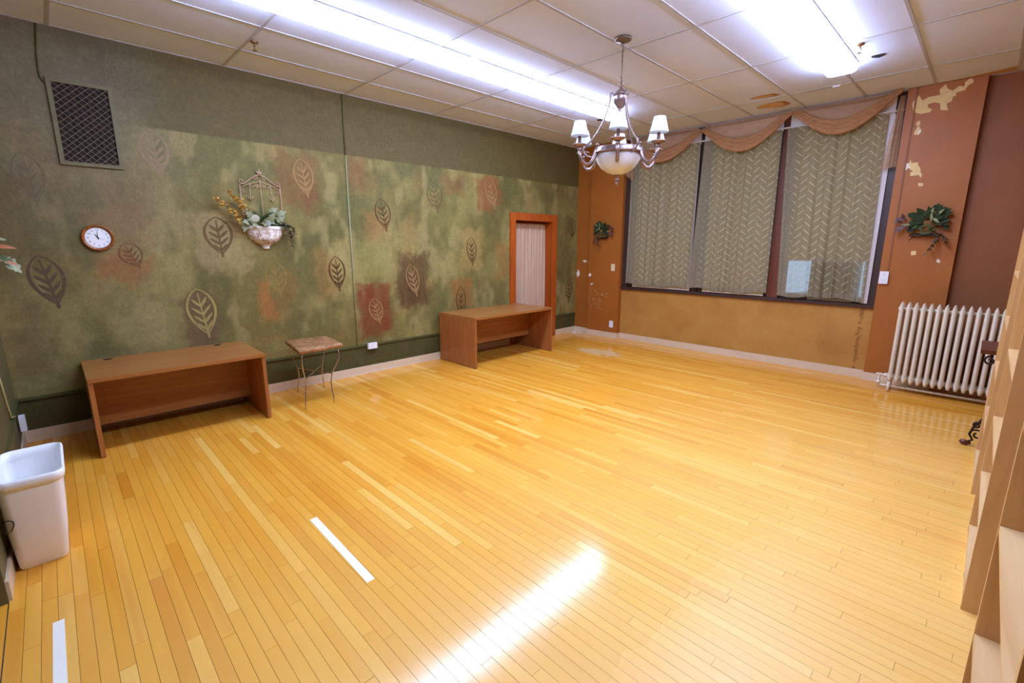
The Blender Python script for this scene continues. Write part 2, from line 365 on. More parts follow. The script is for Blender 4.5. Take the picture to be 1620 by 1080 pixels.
# ------------------------------------------------------------------ floor and its boards
fl = struct(bx('floor', (0, XW, YN - 0.0, YF, -0.08, -0.004), 'black_void'), 'golden strip wood floor of narrow boards')
PW = 0.0545
planks = []
y = YN
row = 0
while y < YF - 0.005:
    y1 = min(y + PW, YF); x = -random.random() * 0.9
    while x < XW:
        ln = random.choice((0.45, 0.6, 0.75, 0.9, 1.1, 1.35)) * random.uniform(0.85, 1.15); xa, xb = max(0, x), min(XW, x + ln); x += ln
        if xb - xa > 0.03: planks.append((xa, xb, y, y1))
    y = y1; row += 1
def plank_size(p):
    best = -1
    for fx in (0.15, 0.5, 0.85):
        P = Vector((p[0] + (p[1] - p[0]) * fx, (p[2] + p[3]) / 2, 0)) - CAM; d = P.dot(_f)
        if d < 0.2: continue
        X, Y = P.dot(_r2) / d * F_PX, P.dot(_u2) / d * F_PX
        if abs(X) < 815 and abs(Y) < 545: best = max(best, (p[1] - p[0]) / d ** 3)
    return best
planks.sort(key=plank_size, reverse=True)
def plank_geo(bm, p):
    g = 0.0007; t = random.uniform(-0.0004, 0.0004)
    box(bm, p[0] + 0.0006, p[1] - 0.0006, p[2] + g, p[3] - g, -0.004, t)
def tone():
    r = random.random()
    return min(1, max(0, random.gauss(0.5, 0.16) if r < 0.86 else (random.uniform(0.75, 1.0) if r < 0.94 else random.uniform(0, 0.2))))
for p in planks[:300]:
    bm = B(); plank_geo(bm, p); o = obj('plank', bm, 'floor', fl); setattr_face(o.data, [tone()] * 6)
bm = B(); tv = []
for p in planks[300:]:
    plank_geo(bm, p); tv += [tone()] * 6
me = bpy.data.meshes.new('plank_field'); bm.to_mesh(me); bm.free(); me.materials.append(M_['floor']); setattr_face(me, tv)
o = link('plank_field', me, fl); o['kind'] = 'stuff'
bm = B(); box(bm, 2.52, 3.6, YN - 0.16, YN - 0.004, -0.03, 0.001)
o = struct(obj('trim_4', bm, 'floor'), 'wooden threshold board across the near doorway'); setattr_face(o.data, [0.42] * 6)

# ------------------------------------------------------------------ left wall with its painted mural
rng = np.random.default_rng(5)
def vnoise(Y, Z, sy, sz, seed):
    r = np.random.default_rng(seed); g = r.random((64, 64)); u = Y * sy + 7.3; v = Z * sz + 3.1
    i = np.floor(u).astype(int); j = np.floor(v).astype(int); a = u - i; b = v - j; a = a * a * (3 - 2 * a); b = b * b * (3 - 2 * b)
    G = lambda p, q: g[p % 64, q % 64]
    return (G(i, j) * (1 - a) + G(i + 1, j) * a) * (1 - b) + (G(i, j + 1) * (1 - a) + G(i + 1, j + 1) * a) * b
def fbm(Y, Z, sy, sz, seed): return 0.5 * vnoise(Y, Z, sy, sz, seed) + 0.3 * vnoise(Y, Z, sy * 2.1, sz * 2.1, seed + 1) + 0.2 * vnoise(Y, Z, sy * 4.3, sz * 4.3, seed + 2)
sst = lambda a, b, x: np.clip((x - a) / (b - a), 0, 1) ** 2 * (3 - 2 * np.clip((x - a) / (b - a), 0, 1))
DY0, DY1, DZ1 = 6.045, 6.96, 2.045     # clear opening of the doorway
ys = np.unique(np.round(np.concatenate([np.arange(YN, YF + 0.001, 0.02), [YF, DY0, DY1]]), 4))
zs = np.unique(np.round(np.concatenate([np.arange(0, H, 0.02), [H, DZ1, 2.68, 2.674]]), 4))
YY, ZZ = np.meshgrid(ys, zs, indexing='ij')
c3 = lambda r, g, b: np.array(S(r, g, b)[:3])
n1 = fbm(YY, ZZ, 1.3, 1.1, 11)[..., None]; n2 = fbm(YY, ZZ, 2.2, 1.4, 31)[..., None]; n3 = fbm(YY, ZZ, 4.5, 2.2, 51)[..., None]
colr = c3(116, 109, 66) * (1 - sst(0.35, 0.62, n1)) + c3(138, 132, 86) * sst(0.35, 0.62, n1)
k = sst(0.5, 0.7, n2) * 0.7; colr = colr * (1 - k) + c3(94, 94, 56) * k
k = sst(0.54, 0.72, n3) * 0.55; colr = colr * (1 - k) + c3(160, 150, 106) * k
k = sst(0.56, 0.75, fbm(YY, ZZ, 3.1, 2.6, 77)[..., None]) * 0.5; colr = colr * (1 - k) + c3(136, 112, 68) * k
k = ((1 - sst(0.9, 2.0, YY)) * (0.12 + 0.55 * sst(1.2, 2.3, ZZ)))[..., None]; colr = colr * (1 - k) + c3(120, 114, 102) * k     # lamp glare painted in as grey at the near end
patches = [((2.44, 2.92, 2.05, 2.62), (122, 88, 54), .75), ((2.70, 2.82, 1.98, 2.2), (118, 74, 46), .8), ((0.87, 1.26, 1.27, 1.57), (150, 100, 66), .7), ((1.43, 1.75, 0.59, 1.14), (104, 80, 66), .8),
           ((2.12, 2.30, 0.84, 1.30), (168, 108, 58), .65), ((2.3, 2.52, 0.9, 1.36), (128, 100, 58), .7), ((3.27, 3.74, 0.45, 1.18), (122, 66, 42), .95), ((3.83, 4.36, 0.75, 1.56), (92, 70, 48), .95),
           ((5.25, 5.73, 2.16, 2.66), (136, 84, 52), .85), ((4.93, 5.37, 1.28, 1.89), (156, 136, 88), .8), ((4.70, 5.17, 0.66, 1.14), (152, 106, 58), .75), ((3.45, 3.77, 1.66, 2.08), (148, 112, 72), .7),
           ((1.60, 2.12, 1.36, 1.98), (156, 140, 106), .8), ((5.62, 5.93, 1.11, 1.71), (150, 112, 64), .7), ((2.95, 3.22, 1.00, 1.75), (160, 150, 102), .75), ((2.76, 3.0, 1.0, 1.6), (146, 116, 70), .6),
           ((4.60, 5.05, 2.3, 2.62), (128, 88, 56), .55), ((0.85, 1.3, 1.6, 2.0), (136, 108, 84), .5), ((1.02, 1.38, 1.9, 2.24), (122, 104, 80), .4), ((3.25, 3.5, 2.3, 2.7), (128, 90, 62), .55),
           ((3.3, 3.8, 1.2, 1.7), (140, 142, 86), .5), ((4.4, 4.9, 1.9, 2.4), (112, 108, 58), .4), ((6.9, 7.6, 1.0, 2.2), (102, 92, 58), .6), ((0.24, 0.55, 0.5, 2.2), (108, 96, 66), .5)]
wob = (fbm(YY, ZZ, 9, 9, 91) - 0.5) * 0.22; wob2 = (fbm(YY, ZZ, 9, 9, 131) - 0.5) * 0.26; strk = fbm(YY, ZZ, 16, 3, 151)
for (a, b, c, d), rgb, op in patches:
    e = np.minimum(np.minimum(YY - a, b - YY) + wob, np.minimum(ZZ - c, d - ZZ) + wob2)
    m = (sst(-0.04, 0.08, e) * op * 0.95 * (0.55 + 0.75 * strk)).clip(0, 1)[..., None]
    colr = colr * (1 - m) + c3(*rgb) * m
up = (sst(2.672, 2.682, ZZ) * sst(1.25, 1.6, YY + (ZZ - 2.6) * 0.8))[..., None]
colr = colr * (1 - up) + c3(98, 89, 56) * (0.94 + 0.12 * n1) * up
upn = (sst(2.2, 3.0, ZZ) * (1 - sst(1.2, 1.7, YY)))[..., None] * 0.7; colr = colr * (1 - upn) + c3(112, 107, 96) * upn  # the same lamp glare painted grey over the upper near end
da = (1 - sst(0.372, 0.38, ZZ))[..., None]; colr = colr * (1 - da) + c3(80, 79, 48) * da
colr = colr * np.array([0.84, 0.76, 0.57])
verts = np.stack([np.zeros_like(YY), YY, ZZ], -1).reshape(-1, 3); nz = len(zs)
faces = []
for i in range(len(ys) - 1):
    for j in range(nz - 1):
        if DY0 - 1e-4 <= ys[i] and ys[i + 1] <= DY1 + 1e-4 and zs[j + 1] <= DZ1 + 1e-4: continue
        faces.append((i * nz + j, (i + 1) * nz + j, (i + 1) * nz + j + 1, i * nz + j + 1))
me = bpy.data.meshes.new('wall_left'); me.from_pydata(verts.tolist(), [], faces); me.materials.append(M_['mural'])
ca = me.color_attributes.new('paint', 'FLOAT_COLOR', 'POINT')
ca.data.foreach_set('color', np.concatenate([colr.reshape(-1, 3), np.ones((verts.shape[0], 1))], 1).astype(np.float32).ravel())
me.update(); wl = struct(link('wall_left', me), 'green mural wall painted with leaves')
def on_left(y, z, h): return (0.0002 + h, y, z)
def painted_leaf(ty, tz, by, bz, w, m, lw=0.016, veins=4, bend=0.0):
    bm = B(); t0 = Vector((ty, tz)); b0 = Vector((by, bz)); ax = b0 - t0; L = ax.length; d = ax / L; q = Vector((-d.y, d.x))
    def P(s, v): return t0 + d * (s * L) + q * (v + bend * math.sin(PI * s))
    for sg in (-1, 1):
        pts = [P(s / 14 * 0.92, sg * w / 2 * (math.sin(PI * (s / 14) ** 0.82) ** 0.85)) for s in range(15)]
        strip(bm, pts, [lw * (0.45 + 0.75 * math.sin(PI * s / 14)) for s in range(15)], on_left, 0.0012)
    strip(bm, [P(0.08 + 0.92 * s / 8, 0) for s in range(9)], [lw * (0.5 + 0.6 * s / 8) for s in range(9)], on_left, 0.0013)
    for kx in range(veins):
        s0 = 0.34 + 0.48 * kx / max(1, veins - 1) + 0.02
        for sg in (-1, 1):
            wd = w / 2 * 0.72 * math.sin(PI * min(1, max(0, s0 - 0.16)) ** 0.82)
            strip(bm, [P(s0 - 0.17 * u / 3, sg * wd * (u / 3)) for u in range(4)], [lw * 0.7, lw * 1.25, lw * 1.15, lw * 0.4], on_left, 0.0011)
    return obj('painted_leaf', bm, LP[m], wl)
for (ty, tz, by, bz, w), m, lw in zip([
    (1.396, 2.662, 1.425, 2.249, 0.203), (1.824, 1.914, 1.854, 1.517, 0.240), (2.711, 2.570, 2.768, 2.159, 0.203), (0.516, 1.554, 0.586, 1.111, 0.203), (1.582, 1.212, 1.644, 0.708, 0.237),
    (2.320, 1.473, 2.377, 1.067, 0.203), (3.025, 1.506, 3.053, 1.085, 0.188), (3.483, 0.966, 3.569, 0.618, 0.179), (3.659, 2.207, 3.733, 1.810, 0.205), (4.465, 2.480, 4.544, 2.084, 0.244),
    (5.482, 2.646, 5.620, 2.177, 0.208), (5.125, 1.757, 5.158, 1.330, 0.172), (4.050, 1.384, 4.149, 0.943, 0.191), (4.918, 1.033, 4.917, 0.536, 0.169), (5.751, 1.526, 5.814, 1.163, 0.182),
    (7.508, 2.126, 7.571, 1.761, 0.205), (7.501, 1.033, 7.497, 0.578, 0.181), (0.542, 2.360, 0.576, 1.943, 0.180), (1.082, 1.652, 1.170, 1.423, 0.163)],
    ['mauve', 'brown', 'tan', 'plum', 'gold', 'ochre', 'dark', 'tan', 'dark', 'brown', 'tan', 'dark', 'tan', 'dark', 'ochre', 'dark', 'dark', 'faint', 'rust'],
    [.020, .022, .015, .022, .019, .015, .018, .013, .013, .014, .014, .013, .015, .014, .011, .014, .014, .012, .014]):
    painted_leaf(ty, tz, by, bz, w, m, lw)

# ------------------------------------------------------------------ window wall, pillars, near and right walls
PY = 7.629
bm = B(); box(bm, 0, XW, YF, YF + 0.2, -0.05, 0.90); box(bm, 0, 1.02, YF, YF + 0.2, 0.90, H); box(bm, 4.6, XW, YF, YF + 0.2, 0.90, H)
wf = struct(obj('wall_far', bm, 'ochre'), 'window wall with ochre band below the sill')
left_strip = bx('wall_panel', (0.0, 0.36, YF - 0.016, YF, 0, H), 'orange', wf)
pil1 = bx('pillar', (0.345, 1.005, PY, YF, 0, H), 'orange', wf, 0.004, label='left orange pillar beside the windows')
pil2 = bx('pillar', (4.592, 5.222, PY, YF, 0, H), 'orange', wf, 0.004, label='right orange pillar with bare plaster patches')
bx('wall_panel', (5.222, XW, YF - 0.006, YF, 0, H), 'orange2', wf, label='darker orange recess wall behind the radiator')
def on_pil(y0): return lambda x, z, h: (x, y0 - h, z)
for poly in ([(4.649, 3.194), (4.664, 3.213), (4.69, 3.252), (4.725, 3.19), (4.778, 3.216), (4.866, 3.219), (4.854, 3.273), (4.898, 3.317), (4.917, 3.27), (4.962, 3.24), (5.01, 3.276), (5.048, 3.262), (5.046, 3.303), (5.081, 3.33), (5.106, 3.319), (5.111, 3.288), (5.072, 3.262), (5.057, 3.225), (4.991, 3.214), (4.995, 3.182), (4.971, 3.182), (4.969, 3.136), (4.93, 3.123), (4.952, 3.052), (4.892, 3.063), (4.878, 3.134), (4.829, 3.154), (4.775, 3.143), (4.789, 3.103), (4.821, 3.087), (4.808, 3.058), (4.73, 3.054), (4.664, 3.084), (4.643, 3.174)],
             [(4.706, 2.974), (4.735, 2.988), (4.741, 2.941), (4.724, 2.938), (4.745, 2.913), (4.742, 2.838), (4.706, 2.843), (4.699, 2.861), (4.715, 2.907), (4.722, 2.933), (4.705, 2.947)],
             [(4.664, 2.544), (4.705, 2.55), (4.707, 2.589), (4.721, 2.548), (4.777, 2.547), (4.782, 2.514), (4.803, 2.489), (4.816, 2.432), (4.831, 2.414), (4.823, 2.378), (4.801, 2.411), (4.729, 2.407), (4.723, 2.447), (4.75, 2.45), (4.699, 2.495), (4.679, 2.469)],
             [(4.81, 2.326), (4.853, 2.319), (4.853, 2.289), (4.813, 2.289)], [(4.848, 1.578), (4.893, 1.582), (4.896, 1.535), (4.853, 1.533)]):
    bm = B(); patch(bm, poly, on_pil(PY), 0.0015); obj('bare_plaster_patch', bm, 'plaster', pil2)
for poly in ([(4.742, 2.838), (4.760, 2.872), (4.752, 2.90), (4.728, 2.87)], [(4.664, 2.544), (4.690, 2.546), (4.720, 2.50), (4.700, 2.495), (4.679, 2.469)], [(5.079, 1.484), (5.095, 1.498), (5.115, 1.466), (5.102, 1.45), (5.083, 1.461)]):
    bm = B(); patch(bm, poly, on_pil(PY), 0.0024); obj('bare_plaster_patch', bm, 'plaster_w', pil2)
bm = B(); prism(bm, [(0.012, 1.127), (0.037, 1.155), (0.056, 1.195), (0.091, 1.131), (0.083, 1.078), (0.035, 1.044)], on_pil(YF - 0.016), 0.002); obj('bare_plaster_patch', bm, 'plaster_w', left_strip)
bm = B(); prism(bm, [(0.143, 1.356), (0.224, 1.371), (0.247, 1.333), (0.193, 1.324)], on_pil(YF - 0.016), 0.002); obj('bare_plaster_patch', bm, 'plaster_w', left_strip)
for poly in ([(0.352, 1.118), (0.392, 1.142), (0.41, 1.096), (0.354, 1.068)], [(0.391, 0.947), (0.463, 0.959), (0.417, 0.917)]):
    bm = B(); prism(bm, poly, on_pil(PY), 0.002); obj('bare_plaster_patch', bm, 'plaster_w', pil1)
bm = B()
for _ in range(26):   # fine scratches through the paint below the left planter
    x = random.uniform(0.36, 0.75); z = random.uniform(0.55, 0.9) - 0.25 * (x - 0.36); a = random.uniform(-1.1, -0.2); l = random.uniform(0.015, 0.06)
    strip(bm, [(x, z), (x + l * math.cos(a), z + l * math.sin(a))], 0.003, on_pil(PY), 0.0008)
o = obj('paint_scratches', bm, 'plaster_w', pil1); o['kind'] = 'stuff'
# painted wire raceway down the right pillar to its outlet
bx('wire_raceway', (4.662, 4.676, PY - 0.008, PY, 1.33, H), 'orange2', pil2)
bm = B(); box(bm, -0.15, 2.52, YN - 0.2, YN, -0.05, H); box(bm, 3.6, XW, YN - 0.2, YN, -0.05, H); box(bm, 2.52, 3.6, YN - 0.2, YN, 2.1, H)
M_['olive_wall'] = plain('near_wall_olive', S(100, 92, 54), 0.5, var=0.2, scale=4)
wn = struct(obj('wall_near', bm, 'olive_wall'), 'near wall with the camera side doorway')
bm = B(); box(bm, 2.3, 3.8, -1.2, -1.1, -0.05, H); box(bm, 2.3, 2.4, -1.1, 0.03, -0.05, H); box(bm, 3.7, 3.8, -1.1, 0.03, -0.05, H); box(bm, 2.4, 3.7, -1.1, 0.075, -0.08, -0.03)
struct(obj('wall_hall', bm, 'olive_wall'))
struct(bx('wall_right', (XW, XW + 0.1, YN - 0.2, YF + 0.2, -0.05, H), 'orange2'))

# baseboards, rail, raceway
def basebd(bm, dims): box(bm, *dims)
bm = B(); box(bm, 0, 0.012, YN, 5.934, 0, 0.10); box(bm, 0, 0.012, 7.09, YF - 0.016, 0, 0.10); box(bm, 0.012, 0.022, YN, 5.934, 0, 0.012)
bevel(bm, 0.003, 1); struct(obj('baseboard_left', bm, 'base'))
bm = B(); box(bm, 0.012, 0.345, YF - 0.030, YF - 0.016, 0, 0.10); box(bm, 0.335, 1.017, PY - 0.012, PY, 0, 0.10); box(bm, 1.005, 1.017, PY, YF, 0, 0.10)
box(bm, 1.017, 4.58, YF - 0.012, YF, 0, 0.10); box(bm, 4.58, 4.592, PY - 0.012, YF, 0, 0.10); box(bm, 4.592, 5.222, PY - 0.012, PY, 0, 0.10); box(bm, 5.222, XW, YF - 0.016, YF - 0.006, 0, 0.10)
struct(obj('baseboard_far', bm, 'base'))
bm = B(); box(bm, 0.012, 2.50, YN, YN + 0.012, 0, 0.10); struct(obj('baseboard_near', bm, 'base'))
bm = B(); box(bm, 0, 0.016, YN + 0.014, 5.934, 0.362, 0.386); box(bm, 0, 0.016, 7.09, YF - 0.016, 0.335, 0.352); box(bm, 0.0, 2.45, YN, YN + 0.014, 0.362, 0.39); bevel(bm, 0.004, 2)
M_['rail_green'] = plain('rail_green', S(82, 80, 44), 0.55, var=0.08, spec=0.25)
struct(obj('trim_1', bm, 'rail_green'), 'dark green surface raceway rail low on the mural wall')

# doorway with curtain (door_1)
d1 = struct(thing('door_1', 'orange cased doorway in the mural wall', 'doorway', (0, 6.5, 0))); del d1['category']
def dpart(name, dims, m): return bx(name, (dims[0], dims[1], dims[2] - 6.5, dims[3] - 6.5, dims[4], dims[5]), m, d1, 0.004)
dpart('casing', (0, 0.03, 5.934, 6.055, 0, 2.155), 'casing'); dpart('casing', (0, 0.03, 6.965, 7.09, 0, 2.155), 'casing'); dpart('casing_head', (0, 0.032, 6.055, 6.965, 2.035, 2.155), 'casing')
dpart('jamb', (-0.22, 0.0, 6.025, 6.045, 0, DZ1), 'casing'); dpart('jamb', (-0.22, 0.0, 6.96, 6.98, 0, DZ1), 'casing'); dpart('head_jamb', (-0.22, 0.0, 6.045, 6.96, DZ1, DZ1 + 0.02), 'casing')
dpart('back_panel', (-0.24, -0.22, 6.0, 7.0, 0, 2.1), 'casing'); dpart('threshold', (-0.22, 0.0, 6.03, 6.97, -0.02, 0.002), 'desk_y')
bm = B(); n = 90; m = 24; g = []
for i in range(n + 1):
    u = i / n; col = []
    for j in range(m + 1):
        z = 0.03 + (1.995 - 0.03) * j / m; amp = 0.010 + 0.016 * (1 - j / m)
        col.append(bm.verts.new((-0.14 + amp * math.sin(u * 2 * PI * 11 + 1.3 * math.sin(u * 9)) + 0.008 * math.sin(u * 37 + j * 0.2), 6.052 + 0.90 * u, z)))
    g.append(col)
for i in range(n):
    for j in range(m): bm.faces.new((g[i][j], g[i + 1][j], g[i + 1][j + 1], g[i][j + 1]))
dc = thing('door_curtain', 'cream gathered curtain hanging inside the orange doorway', 'curtain', (-0.14, 6.5, 0))
me = mesh_of(bm, 'cloth', 'door_cloth', True); me.transform(Matrix.Translation((0.14, -6.5, 0))); link('cloth', me, dc)
bm = B(); tube(bm, [(0, -0.455, 2.005), (0, 0.455, 2.005)], 0.009, 10); obj('curtain_rod', bm, 'brass', dc)

# ------------------------------------------------------------------ ceiling: tiles in a metal grid
ce = struct(bx('ceiling', (-0.1, XW + 0.1, YN - 0.2, YF + 0.2, H + 0.03, H + 0.08), 'black_void'), 'suspended ceiling of white lay-in tiles')
XG = [0.5475 + 0.61 * i for i in range(10)]; YG = [0.8294 + 1.2207 * j for j in range(6)]
xs = [0.0] + [x for x in XG if x < XW - 0.02] + [XW]; ysg = [YN] + YG + [YF]
cache = {}
for i in range(len(xs) - 1):
    for j in range(len(ysg) - 1):
        w, l = round(xs[i + 1] - xs[i], 3), round(ysg[j + 1] - ysg[j], 3)
        if w < 0.03 or l < 0.03: continue
        if (w, l) not in cache:
            bm = B(); box(bm, -w / 2 + 0.002, w / 2 - 0.002, -l / 2 + 0.002, l / 2 - 0.002, 0.005, 0.022); cache[(w, l)] = mesh_of(bm, 'ceiling_tile', 'tile')
        o = link('ceiling_tile', cache[(w, l)], ce, ((xs[i] + xs[i + 1]) / 2, (ysg[j] + ysg[j + 1]) / 2, H + random.uniform(-0.001, 0.0012)))
for x in XG[:9]: bx('grid_rail', (x - 0.012, x + 0.012, YN, YF, H, H + 0.02), 'rail', ce)
for yv in YG:
    for a, b in zip(xs, xs[1:]):
        if b - a > 0.06: bx('grid_rail', (a + 0.012, b - 0.012, yv - 0.012, yv + 0.012, H + 0.0003, H + 0.02), 'rail', ce)
for dims in ((0, 0.022, YN, YF), (0, XW, YN, YN + 0.022), (0, XW, YF - 0.024, YF), (XW - 0.02, XW, YN, YF)): bx('wall_angle', (*dims, H - 0.0004, H + 0.02), 'rail', ce)
def ellipse_patch(name, cx, cy, rx, ry, m, rot=0.0, z0=0.0015, inner=None, parent=ce):
    bm = B(); n = 20; pts = []
    for k in range(n):
        a = 2 * PI * k / n; r = 1 + 0.10 * math.sin(3 * a + cx * 9) + 0.06 * math.sin(5 * a); pts.append((rx * r * math.cos(a), ry * r * math.sin(a)))
    cr, sr = math.cos(rot), math.sin(rot)
    prism(bm, pts, lambda x, y, h: (cx + x * cr - y * sr, cy + x * sr + y * cr, H + 0.005 - h), z0)
    return obj(name, bm, m, parent)
ellipse_patch('water_stain', 3.385, 6.80, 0.15, 0.062, 'stain', 0.15); ellipse_patch('water_stain', 3.345, 7.25, 0.18, 0.125, 'stain', 0.15); ellipse_patch('water_stain', 3.325, 7.24, 0.145, 0.100, 'stain2', 0.15, 0.0021)
ellipse_patch('water_stain', 3.365, 6.805, 0.10, 0.032, 'stain2', 0.15, 0.0021)
bm = B(); patch(bm, [(4.93, 7.62), (5.20, 7.56), (5.41, 7.50), (5.415, 7.69), (5.25, 7.695), (5.0, 7.69)], lambda x, y, h: (x, y, H + 0.005 - h), 0.0018); obj('water_stain', bm, 'stain3', ce)
ellipse_patch('tile_hole', 4.512, 6.255, 0.055, 0.045, 'black_void', 0, 0.0025); ellipse_patch('tile_hole', 1.427, 6.306, 0.055, 0.045, 'black_void', 0, 0.0025)
bm = B(); box(bm, 3.76, 4.03, 6.942, 6.948, H - 0.0012, H + 0.002); obj('tile_gap', bm, 'black_void', ce)
bx('tile_glint', (4.02, 4.09, 6.936, 6.956, H - 0.010, H), 'glint_white', ce, 0.002)  # small white block added for the glint of light by the tile gap

# ------------------------------------------------------------------ fluorescent fixtures
def fixture(label, xc, y0, y1, wd=0.235):
    t = thing('ceiling_light', label, 'ceiling light', (xc, (y0 + y1) / 2, H), 0, 'long fluorescent ceiling lights'); L = (y1 - y0) / 2
    bx('housing', (-wd / 2 - 0.004, wd / 2 + 0.004, -L, L, -0.012, 0.0), 'white_plastic', t)
    bm = B(); sec = []
    for k in range(13):
        a = PI * k / 12; sec.append((wd / 2 * (abs(math.cos(a)) ** 0.5) * (1 if a < PI / 2 else -1), -0.010 - 0.072 * (math.sin(a) ** 0.42)))
    r0 = [bm.verts.new((x, -L + 0.010, z)) for x, z in sec]; r1 = [bm.verts.new((x, L - 0.010, z)) for x, z in sec]
    for k in range(12): bm.faces.new((r0[k], r0[k + 1], r1[k + 1], r1[k]))
    obj('lens', bm, 'lens', t, True)
    for s in (-1, 1):
        bm = B(); yy = s * L; a = [bm.verts.new((x * 0.98, yy, z * 0.98)) for x, z in sec]; b = [bm.verts.new((x * 1.01, yy - s * 0.010, z * 1.01)) for x, z in sec]
        bm.faces.new(a); bm.faces.new(b[::-1])
        for k in range(13): bm.faces.new((a[k], a[(k + 1) % 13], b[(k + 1) % 13], b[k]))
        obj('end_cap', bm, 'lens', t)
    return t
fixture('far lit fluorescent wrap light of the left row, behind the chandelier', 1.755, 3.68, 6.16)
fixture('near lit fluorescent wrap light of the left row, above the mural wall end', 1.755, 1.18, 3.66)
fixture('far lit fluorescent wrap light of the right row, pointing at the right pillar', 4.225, 3.83, 6.31, 0.255)
fixture('near lit fluorescent wrap light of the right row, nearest overhead', 4.225, 1.33, 3.81, 0.255)

# ------------------------------------------------------------------ windows
MULL = [(1.005, 1.10), (2.272, 2.345), (3.36, 3.50), (4.50, 4.592)]
for k in range(3):
    a, b = MULL[k][1], MULL[k + 1][0]; xc = (a + b) / 2
    w = struct(thing('window_%d' % (k + 1), 'dark framed window behind the %s lace curtain' % ('left', 'middle', 'right')[k], 'window', (xc, 7.80, 0.93))); del w['category']
    h = (b - a) / 2; T = H - 0.93
    bx('jamb', (-h, -h + 0.05, -0.06, 0.06, 0, T), 'frame_dark', w); bx('jamb', (h - 0.05, h, -0.06, 0.06, 0, T), 'frame_dark', w)
    bx('head', (-h + 0.05, h - 0.05, -0.06, 0.06, T - 0.06, T), 'frame_dark', w); bx('bottom_rail', (-h + 0.05, h - 0.05, -0.06, 0.06, 0, 0.06), 'frame_dark', w)
    if k != 2: bx('meeting_rail', (-h + 0.05, h - 0.05, -0.04, 0.04, 1.15, 1.20), 'frame_dark', w)
    bx('pane', (-h + 0.05, h - 0.05, 0.01, 0.016, 0.06, T - 0.06), 'glass', w)
for k, (a, b) in enumerate(MULL): struct(bx('trim_%d' % (5 + k), (a, b, YF - 0.012, YF + 0.15, 0.93, H), 'mullion' if k == 2 else 'frame_dark', None, 0.004))
struct(bx('trim_2', (1.005, 4.592, YF - 0.035, YF + 0.16, 0.885, 0.93), 'frame_dark', None, 0.004), 'dark brown window sill')
bx('knob', (3.425, 3.448, YF - 0.030, YF - 0.012, 2.36, 2.372), 'brass', bpy.data.objects['trim_7'])
for k, (a, b, zb) in enumerate(((1.20, 2.262, 0.94), (2.42, 3.352, 0.94), (3.48, 4.50, 1.44))):
    t = thing('roller_shade', 'cream roller shade with white valance board behind the %s lace curtain' % ('left', 'middle', 'right')[k], 'blind', ((a + b) / 2, 7.69, zb), 0, 'roller shades behind the lace')
    h = (b - a) / 2
    bx('valance_board', (-h - (0, 0.10, 0.045)[k], h + 0.0 * k, -0.022, -0.008, 3.10 - zb, 3.29 - zb), 'chan', t)
    bx('shade_cloth', (-h + 0.03, h - 0.03, 0.002, 0.004, 0.02, 3.12 - zb), 'shade', t)
    bm = B(); tube(bm, [(-h + 0.03, 0.003, 0.01), (h - 0.03, 0.003, 0.01)], 0.011, 10); obj('bottom_bar', bm, 'chan', t)
    if k != 1: bx('side_channel', (h - 0.012 - 0.04 * (k == 2) - 0.03 * (k == 0), h + 0.012 - 0.024 * (k == 0), -0.012, 0.001, 0.94 - zb, 3.10 - zb), 'chan', t)
# air conditioner seen through the right curtain
t = thing('air_conditioner', 'beige window air conditioner seen through the right lace curtain', 'air conditioner', (4.11, 7.80, 0.935))
bx('body', (-0.25, 0.24, -0.10, 0.30, 0.0, 0.50), 'ac', t, 0.008); bx('front_frame', (-0.245, 0.235, -0.118, -0.098, 0.01, 0.49), 'ac', t, 0.006)
bx('control_panel', (-0.21, 0.20, -0.121, -0.116, 0.375, 0.46), 'ac_dark', t, 0.003)
for k in range(9): bx('grille_slat', (-0.20, 0.05, -0.124, -0.116, 0.05 + 0.03 * k, 0.068 + 0.03 * k), 'ac_dark', t)
for k in range(9): bx('grille_slat', (0.07, 0.20, -0.124, -0.116, 0.05 + 0.03 * k, 0.068 + 0.03 * k), 'ac_dark', t)

